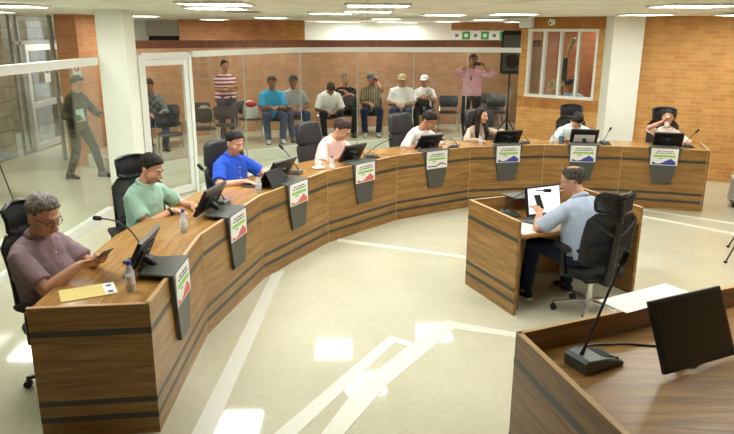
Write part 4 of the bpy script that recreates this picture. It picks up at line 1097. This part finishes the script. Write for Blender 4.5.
# 1 mint shirt
J = sit(1, .88, -.03, -10, 'dark haired man in a mint green short sleeved shirt looking down at the desk',
    dict(lean=(0, 2, 8), head=(24, -4, 0), HR=(.0, .32, .90), HL=(-.24, .36, .90), fdR=(-.4, .9, -.1), fdL=(.1, 1, -.1), curlR=25, curlL=30, poleR=(.8, -.5, -.4), poleL=(-.7, -.5, -.5)),
    dict(skin='a', hair='black', bw=1.04, shirt=C_['mint'], trousers=C_['khaki'], collar=True, placket=True, det=True, watch='R', sleeve=.74, fold=.008), 'm', 'black mesh office chair of the man in the mint green shirt', .0, -38)
p = J['world'](V((-.25, .475, .872))); phone('mobile phone in the left hand of the man in the mint green shirt', p, heading((1, .2)), 0, 'black')
p = J['world'](V((-.42, .38, WT))); phone('mobile phone lying on the desk beside the mint shirt man\'s hands', p, heading((1, .6)), 0, 'black')
# 2 royal blue
J = sit(2, .86, -.06, -8, 'dark haired man in a royal blue shirt sitting before a tablet',
    dict(lean=(2, 4, 8), head=(17, 6, 0), HR=(.17, .38, .90), HL=(-.20, .42, .90), fdR=(-.5, .85, -.08), fdL=(.35, .9, -.08), curlR=22, curlL=24, poleR=(.8, -.5, -.3), poleL=(-.8, -.5, -.4)),
    dict(skin='a', hair='black', bw=1.08, belly=.02, shirt=C_['royal'], trousers=C_['dark'], collar=True, placket=True, det=True, watch='L', sleeve=.76, fold=.008), 'l', 'dark leather chair of the man in the royal blue shirt', -.14, -14)
# 3 pink
J = sit(3, .82, .14, 8, 'man in a pale pink shirt leaning over the desk and reading',
    dict(lean=(14, 18, 22), head=(36, 0, 0), HR=(.17, .34, .90), HL=(-.16, .36, .90), fdR=(-.5, .85, -.08), fdL=(.5, .85, -.08), poleR=(.9, -.4, -.3), poleL=(-.9, -.4, -.3)),
    dict(skin='a', hair='brown', hs=1.12, bw=1.15, belly=.02, shirt=C_['pink'], trousers=C_['dark'], collar=True, placket=True, sleeve=.9, fold=.008), 'l', 'dark leather chair behind the man in the pale pink shirt', .10, 0, cdx=.14)
# 4 white T-shirt
J = sit(4, .78, .22, 12, 'man in a white T-shirt bowing his head and writing at the curved desk',
    dict(lean=(14, 18, 22), head=(36, -6, 0), HR=(.20, .30, .90), HL=(-.12, .34, .90), fdR=(-.4, .85, -.08), fdL=(.5, .85, -.08), poleR=(.9, -.4, -.4), poleL=(-.9, -.4, -.3)),
    dict(skin='b', hair='black', hs=1.08, bw=1.06, shirt=C_['white'], trousers=C_['dark'], sleeve=.85, fold=.008), 'l', 'dark leather chair behind the man in the white T-shirt at the desk', .14, 0, cdx=.16)
# 5 woman with long hair
J = sit(5, .92, -.14, 6, 'young woman with long straight black hair in a beige top',
    dict(lean=(4, 8, 10), head=(6, -28, 0), HR=(.16, .42, .90), HL=(-.26, .30, 1.0), fdR=(-.8, .6, -.05), fdL=(.3, .7, .5), poleR=(.8, -.4, -.4), poleL=(-.9, -.4, -.4)),
    dict(skin='d', hair='black', style='long', fem=True, scale=.95, shirt=C_['beige'], trousers=C_['dark'], sleeve=1.9, fold=.005), 'l', 'black chair of the long haired young woman', .10, 0, cdx=.22)
# 6 bowed man in pale blue
J = sit(6, .84, -.02, 0, 'man in a pale aqua shirt bowed low, showing the top of his head',
    dict(lean=(20, 24, 28), head=(52, 0, 0), HR=(.10, .34, .90), HL=(-.10, .34, .90), fdR=(-.8, .6, -.08), fdL=(.8, .6, -.08), poleR=(.95, -.3, -.2), poleL=(-.95, -.3, -.2)),
    dict(skin='a', hair='black', bw=1.05, shirt=C_['paleblue'], trousers=C_['dark'], sleeve=.9, collar=True, fold=.008), 'm', 'black chair with wide headrest behind the bowed man in the pale aqua shirt', .24, 0, cdx=.06)
# 7 drinking woman
J = sit(7, .86, .10, 0, 'woman in a white floral blouse drinking from a cup',
    dict(lean=(4, 6, 8), head=(2, 6, 0), HR=(.07, .20, 1.20), HL=(-.20, .34, .90), fdR=(-.3, .45, .9), fdL=(.6, .7, -.08), pnR=(-.8, .1, -.3), curlR=42, poleR=(.7, -.2, -.7), poleL=(-.8, -.4, -.4)),
    dict(skin='a', hair='black', style='bun', fem=True, scale=.96, shirt=C_['floral'], trousers=C_['dark'], sleeve=.9, fold=.006), 'm', 'black chair with wide headrest behind the drinking woman', .14, 0)
p = J['world'](J['Hp'](.012, .135, -.075))
t = thing('drinking_cup', 'small white cup at the lips of the woman in the floral blouse', 'cup', p); t.rotation_euler = (R(50), 0, heading(-ST[7][2]))
MB().lathe([(.001, -.07), (.026, -.07), (.036, .012), (.033, .012), (.024, -.066), (.001, -.066)], n=18).build('cup_body', M['porcelain'], t, True)
# clerk at the small desk
x, y = cpt(.66, -.10)
fc = V((cy_.x, cy_.y)); 
J = person('balding man in a light blue shirt seated at the small centre desk, seen from behind', (x, y, 0), Matrix.Rotation(R(6), 2) @ fc,
    dict(seat=.47, lean=(8, 14, 20), head=(20, -34, 0), HR=(.22, .42, .80), HL=(-.20, .40, .86), fdR=(-.3, .9, -.08), fdL=(.2, .8, .4), poleR=(.8, -.5, -.4), poleL=(-.8, -.5, -.5), FL=(-.26, .46, .08), FR=(.22, .40, .08), kpL=(-.2, 1, .6)),
    dict(skin='a', hair='pepper', style='thin', bw=1.1, belly=.03, shirt=C_['sky'], trousers=C_['djeans'], collar=True, glasses=True, det=True, sleeve=.9, fold=.008, shoe=NAVY, sole=SNK), None, .006)
p = J['world'](V((-.13, .50, .93))); phone('grey phone in the left hand of the balding man at the centre desk', p, heading(fc), 0, 'alu_grey', R(55))
cc = mesh_chair('black mesh office chair with chrome five star base, turned, behind the small centre desk', .46, 'chrome', .92)
x, y = cpt(.70, -.17); cc.location = (x, y, 0); cc.rotation_euler[2] = heading(Matrix.Rotation(R(-12), 2) @ fc)
# guard
J = person('guard in olive green uniform walking behind the left glass, holding a mint folder', (-4.96, 11.42, 0), (.97, -.25),
    dict(stand=True, lean=(3, 4, 5), head=(14, 6, 0), HR=(.20, .26, 1.06), HL=(-.10, .42, 1.08), fdR=(-.5, .85, .0), fdL=(.1, 1, .1), pnR=(-.6, .0, .5), curlR=30, poleR=(.7, -.7, -.3), poleL=(-.7, -.6, -.4), FR=(.12, -.16, .08), FL=(-.14, .30, .08)),
    dict(skin='b', hair='black', bw=1.05, shirt=C_['olive'], trousers=C_['olive'], sleeve=1.92, collar=True, shoe=M['black']), None, .010)
p = J['world'](V((.17, .20, 1.0)))
t = thing('folder', 'mint green folder under the arm of the guard in olive uniform', 'folder', p, heading((.9, -.4))+R(80)); t.rotation_euler[1] = R(-12)
MB().box((0, 0, .1), (.30, .012, .20)).build('cover', M['mint'], t); MB().box((0, .0, .102), (.285, .008, .2)).build('pages', M['paper'], t)
t = thing('side_table', 'dark round side table on a thin leg at the left edge behind the glass', 'table', (-5.62, 9.95, 0))
MB().lathe([(.001, .62), (.33, .62), (.35, .635), (.33, .65), (.001, .65)], n=28).build('tabletop', M['grey_plastic'], t, True)
for k in range(3):
    a = 2*PI*k/3-.5; MB().tube([(.05*math.cos(a), .05*math.sin(a), .62), (.30*math.cos(a), .30*math.sin(a), .0)], .012, 8).build('leg', M['black'], t, True)
# ------------------------------------------------------------------ public behind the glass
PC = public_chair(); used = False
def pchair(label, x, y, face):
    global used
    o = put(PC, used, (x, y, FZ), heading(face), label, 'dark plastic chairs behind the glass'); used = True; return o
FL_, FM_, FR_ = (.45, -.89), (.22, -.97), (-.08, -1)
def pub(label, x, y, face, pose, look, clabel=None, cb=.0):
    pose.setdefault('seat', .45)
    look.setdefault('fold', .007); look['scale'] = look.get('scale', 1.0)*1.06
    f = V(face).normalized()
    J = person(label, (x, y, FZ), face, pose, look, None, .009)
    if clabel: pchair(clabel, x-f.x*cb, y-f.y*cb, face)
    return J
rest = lambda **k: dict(dict(lean=(-4, 0, 6), head=(8, 0, 0), HR=(.11, .34, .70), HL=(-.10, .36, .70), fdR=(-.5, .8, -.2), fdL=(.5, .8, -.2), poleR=(.7, -.6, -.4), poleL=(-.7, -.6, -.4), FR=(.14, .44, .08), FL=(-.14, .44, .08)), **k)
pub('person in a grey check shirt and jeans seated behind the glass door', -4.26, 13.25, FL_, rest(head=(20, 20, 0)), dict(skin='b', shirt=C_['plaid'], trousers=C_['jeans'], collar=True, sleeve=1.9), 'dark plastic chair under the person in the grey check shirt')
pub('woman in a maroon and white striped top standing with folded arms by the brick wall', -2.95, 14.05, (.4, -.9), dict(stand=True, lean=(-2, 2, 5), head=(2, -12, 0), HR=(-.12, .22, 1.14), HL=(.12, .24, 1.10), fdR=(-.9, .1, .1), fdL=(.9, .1, .1), pnR=(0, -1, 0), pnL=(0, -1, 0), poleR=(.8, -.3, -.6), poleL=(-.8, -.3, -.6)),
    dict(skin='b', hair='black', style='tied', fem=True, bw=1.28, scale=.93, shirt=C_['stripe'], trousers=C_['jeans'], sleeve=.85))
pub('man in a bright cyan polo shirt and jeans seated behind the glass with clasped hands', -2.02, 14.25, (.25, -.97), rest(lean=(4, 8, 10), HR=(.06, .36, .74), HL=(-.06, .36, .74)), dict(skin='c', hair='brown', bw=1.14, belly=.03, shirt=C_['cyan'], trousers=C_['jeans'], collar=True, sleeve=.85, shoe=SNK), 'dark plastic chair under the man in the cyan polo shirt')
pub('man in a grey T-shirt and black cap seated right of the cyan polo shirt', -1.58, 14.50, (.3, -.95), rest(head=(4, 25, 0)), dict(skin='c', cap=C_['blackcap'], bw=1.05, belly=.02, shirt=C_['grey'], trousers=C_['jeans'], style='cap', sleeve=.85), 'dark plastic chair under the man in the grey T-shirt')
pub('man in a white shirt bending forward with dark hair towards the room', -.86, 14.75, (.2, -.97), rest(lean=(26, 30, 34), head=(58, 0, 0), HR=(.10, .42, .62), HL=(-.10, .42, .62)), dict(skin='c', hair='black', shirt=C_['white'], trousers=C_['dark'], sleeve=.9), 'dark plastic chair under the man bending forward')
J = pub('man in black clothes with greying hair hugging a black bag', -.50, 15.15, (.12, -1), rest(head=(4, -10, 0), HR=(-.02, .30, .92), HL=(.02, .26, .98), fdR=(-.9, .4, .1), fdL=(.8, .3, .4)), dict(skin='b', hair='grey', style='thin', bw=1.05, shirt=C_['black'], trousers=C_['dark'], sleeve=.9), 'dark plastic chair under the man in black clothes')
t = thing('bag', 'black bag on the lap of the man in black clothes', 'bag', J['world'](V((-.08, .27, .60))), heading((.1, -1)))
MB().loft([rrect_ring((0, 0), .19*a, .085*a, z) for z, a in ((0, .85), (.03, 1), (.2, .95), (.27, .7), (.29, .4))]).build('body', M['black_matte'], t, True)
MB().tube([(-.08, 0, .26), (-.06, 0, .36), (.06, 0, .36), (.08, 0, .26)], .012, 8).build('handle', M['black'], t, True)
J = pub('man in a khaki striped shirt and slate cap holding a phone to his ear', .10, 15.25, (.0, -1), rest(head=(6, -6, 8), HL=(-.13, .06, 1.16), fdL=(.1, .05, 1), pnL=(.9, -.1, 0), curlL=35, poleL=(-.35, .5, -1), HR=(.05, .36, .72)), dict(skin='b', cap=C_['greycap'], style='cap', shirt=C_['kstripe'], trousers=C_['djeans'], collar=True, sleeve=.85, shoe=SNK), 'dark plastic chair under the man in the khaki striped shirt')
p = J['world'](J['Hp'](-.098, .0, -.03)); t = phone('black phone at the ear of the man in the khaki striped shirt', p, 0, 0, 'black'); t.rotation_euler = (0, R(90), R(20))
pub('man in a white T-shirt and tan cap seated behind the glass', .78, 15.30, (-.1, -1), rest(head=(14, 0, 0), lean=(2, 6, 8)), dict(skin='b', cap=C_['tancap'], style='cap', bw=1.2, belly=.05, shirt=C_['white'], trousers=C_['jeans'], sleeve=.85), 'dark plastic chair under the man in the tan cap')
J = pub('person in a white shirt and pale cap with a black strap across the chest', 1.30, 15.45, (-.1, -1), rest(head=(10, 10, 0), HR=(.03, .30, .86), HL=(-.05, .30, .88)), dict(skin='b', cap=C_['white'], style='cap', bw=.92, scale=.95, shirt=C_['white'], trousers=C_['dark'], sleeve=.85), 'dark plastic chair under the person with the black chest strap')
sp_ = J['spine']; pp = []
for u, s_ in ((.45, -.10), (.36, -.06), (.25, .02), (.12, .11), (.05, .15)):
    q, X, Y, d_ = sp_(u); pp.append(q+X*s_+Y*.145)
MB().tube(pp, .020, 8, flat=.35).build('chest_strap', M['black'], J['obj'], True)
t = thing('bag', 'black bag on the lap of the person in the white shirt and pale cap', 'bag', J['world'](V((.02, .25, .62))), heading((-.1, -1)))
MB().loft([rrect_ring((0, 0), .15*a, .08*a, z) for z, a in ((0, .85), (.03, 1), (.14, .95), (.2, .6))]).build('body', M['black_matte'], t, True)
MB().tube([(-.06, 0, .19), (-.04, 0, .26), (.04, 0, .26), (.06, 0, .19)], .01, 8).build('handle', M['black'], t, True)
J = pub('man in a rose pink shirt standing behind the glass and filming with a raised phone', 2.22, 14.4, (-.22, -1), dict(stand=True, lean=(-2, 0, 2), head=(-2, -12, 0), HR=(.06, .30, 1.55), HL=(-.26, .28, 1.56), fdR=(-.4, .2, .9), fdL=(.5, .2, .85), pnR=(-.6, .5, 0), pnL=(.6, .5, 0), poleR=(.9, .2, -.3), poleL=(-.9, .2, -.3), curlR=35, curlL=35),
    dict(skin='b', hair='pepper', bw=1.05, belly=.02, shirt=C_['rose'], trousers=C_['dark'], collar=True, sleeve=1.3))
p = J['world'](V((-.10, .36, 1.62))); t = phone('phone held up sideways by the man in the rose pink shirt', p, heading((-.22, -1)), 0, 'black'); t.rotation_euler = (R(90), R(90), heading((-.22, -1)))
sp_ = J['spine']; q, X, Y, d_ = sp_(.30)
MB().tube([q+Y*.165+X*.02+d_*.06, q+Y*.165+X*.03, q+Y*.165+X*.0-d_*.03], .014, 8).build('hanging_glasses', M['black'], J['obj'], True)
# empty chairs
for lb, x, y, f in (('empty dark chair in the front row just behind the glass door', -3.60, 12.15, FL_), ('empty dark chair second in the front row, right of the door frame', -3.16, 12.90, FL_), ('empty dark chair in front of the woman in the striped top', -2.80, 13.35, FL_),
                    ('empty dark chair in the back row seen through the glass door', -3.98, 13.55, FL_), ('dark chair with a grey jacket, left of the woman in the striped top', -3.45, 14.0, FL_), ('dark chair with a red and white bag, left of the cyan polo shirt', -2.52, 14.35, FL_),
                    ('empty dark chair left of the man in the rose pink shirt', 1.90, 15.75, FR_), ('empty dark chair in the front row right of the man in the rose pink shirt', 3.02, 15.75, FR_), ('empty dark chair in the back row right of the man in the rose pink shirt', 3.02, 16.55, FR_)):
    pchair(lb, x, y, f)
t = thing('tote_bag', 'red and white bag on a chair left of the cyan polo shirt', 'bag', (-2.50, 14.33, FZ+.455), heading(FL_))
MB().loft([rrect_ring((0, .0), .16*a, .10*a, z) for z, a in ((0, .9), (.04, 1), (.24, .92), (.34, .6), (.37, .3))]).build('body', C_['white'], t, True)
MB().ell((0, .06, .30), (.13, .07, .07)).build('red_cloth', M['sign_red'], t, True)
t = thing('jacket', 'grey jacket lying on a chair left of the woman in the striped top', 'jacket', (-3.43, 13.98, FZ+.455), heading(FL_))
me = voxel_mesh(MB().ell((0, .02, .07), (.19, .17, .07)).ell((-.05, -.08, .16), (.14, .08, .13)).ell((.1, .1, .03), (.09, .12, .05)), 'cloth_heap', .015, 3, .02, 12, 3); link(me, 'cloth_heap', C_['grey'], t)
MB().tube([(.12, .1, .09), (.16, .18, .03), (.15, .24, -.06)], [.045, .05, .04], 10, rnd=True).build('sleeve', C_['grey'], t, True)
# booth person
q = A+d*(.74)+nb*.95
J = person('man in a dark cap inside the booth behind the white framed window', (q.x, q.y, .0), (-.5, -.86), dict(seat=.72, lean=(2, 5, 8), head=(14, 20, 0), HR=(.15, .36, .85), HL=(-.15, .36, .85)), dict(skin='b', cap=C_['blackcap'], style='cap', shirt=C_['sky'], trousers=C_['dark'], sleeve=.9), None, .012)
pchair('dark chair under the man inside the booth', q.x, q.y, (-.5, -.86)).location.z = .26
q = A+d*(.42)+nb*.7
t = thing('studio_light', 'tan domed lamp on a black stand inside the booth window', 'lamp', (q.x, q.y, 0))
MB().cyl((0, 0, 0), (0, 0, 1.42), .016).build('pole', M['black'], t, True); MB().tube([(0, 0, 1.98), (.0, .0, 1.42)], .05, 12).build('arm', M['black'], t, True)
MB().lathe([(.2, 0), (.2, .02), (.001, .03)], n=20).build('base', M['black'], t, True)
q2 = A+d*(.60)+nb*.8
t.location = (q2.x, q2.y, 0)
MB().tube([(0, 0, 1.95), (.06, 0, 2.18), (.12, -.02, 2.32)], [.015, .03, .06], 12, rnd=True).build('lamp_head', M['tan'], t, True)
q = A+d*(.56)+nb*.55
t = thing('pedestal_fan', 'tan round fan low in the booth window', 'fan', (q.x, q.y, 0))
MB().cyl((0, 0, .02), (0, 0, 1.25), .02).build('pole', M['black'], t, True); MB().lathe([(.2, 0), (.2, .02), (.001, .03)], n=20).build('base', M['black'], t, True)
MB().tube([(.16*math.cos(a), 0, 1.43+.16*math.sin(a)) for a in [2*PI*k/20 for k in range(21)]], .014, 8).build('guard_ring', M['tan'], t, True)
MB().cyl((0, -.03, 1.43), (0, .08, 1.43), .045).build('hub', M['tan'], t, True)
for k in range(4):
    a = PI/2*k+.4; MB().box((.08*math.cos(a), 0, 1.43+.08*math.sin(a)), (.12, .008, .07), Matrix.Rotation(-a, 3, 'Y')).build('blade', M['tan'], t)
# right edge
t = thing('ottoman', 'black and white houndstooth ottoman at the right edge of the photo', 'stool', (5.68, 9.62, 0), heading((-.6, -1)))
MB().loft([rrect_ring((0, 0), .30*a, .30*a, z, 28, .8) for z, a in ((.05, .86), (.10, 1), (.34, .96), (.36, .9))]).build('base', C_['hound'], t, True)
MB().loft([rrect_ring((0, 0), .30*a, .30*a, z, 28, .8) for z, a in ((.36, .9), (.38, .97), (.43, .95), (.46, .8), (.468, .4))]).build('cushion', C_['hound'], t, True)
for sx in (-1, 1):
    for sy in (-1, 1): MB().cyl((sx*.2, sy*.2, 0), (sx*.2, sy*.2, .08), .02).build('leg', M['black'], t, True)
t = thing('tripod', 'black tripod stand with two feet in view at the right edge of the photo', 'tripod', (4.52, 7.42, 0))
for fx, fy in ((-.50, -.34), (-.18, .22), (.45, .1)):
    lg = MB().tube([(.12, .0, .95), (fx, fy, .012)], [.013, .009], 8).build('leg', M['black'], t, True)
    MB().ell((fx, fy, .014), (.022, .022, .014)).build('foot', M['black_matte'], lg, True)
MB().cyl((.12, 0, .6), (.12, 0, 1.3), .014).build('pole', M['black'], t, True)

bpy.data.scenes.remove(TMP)
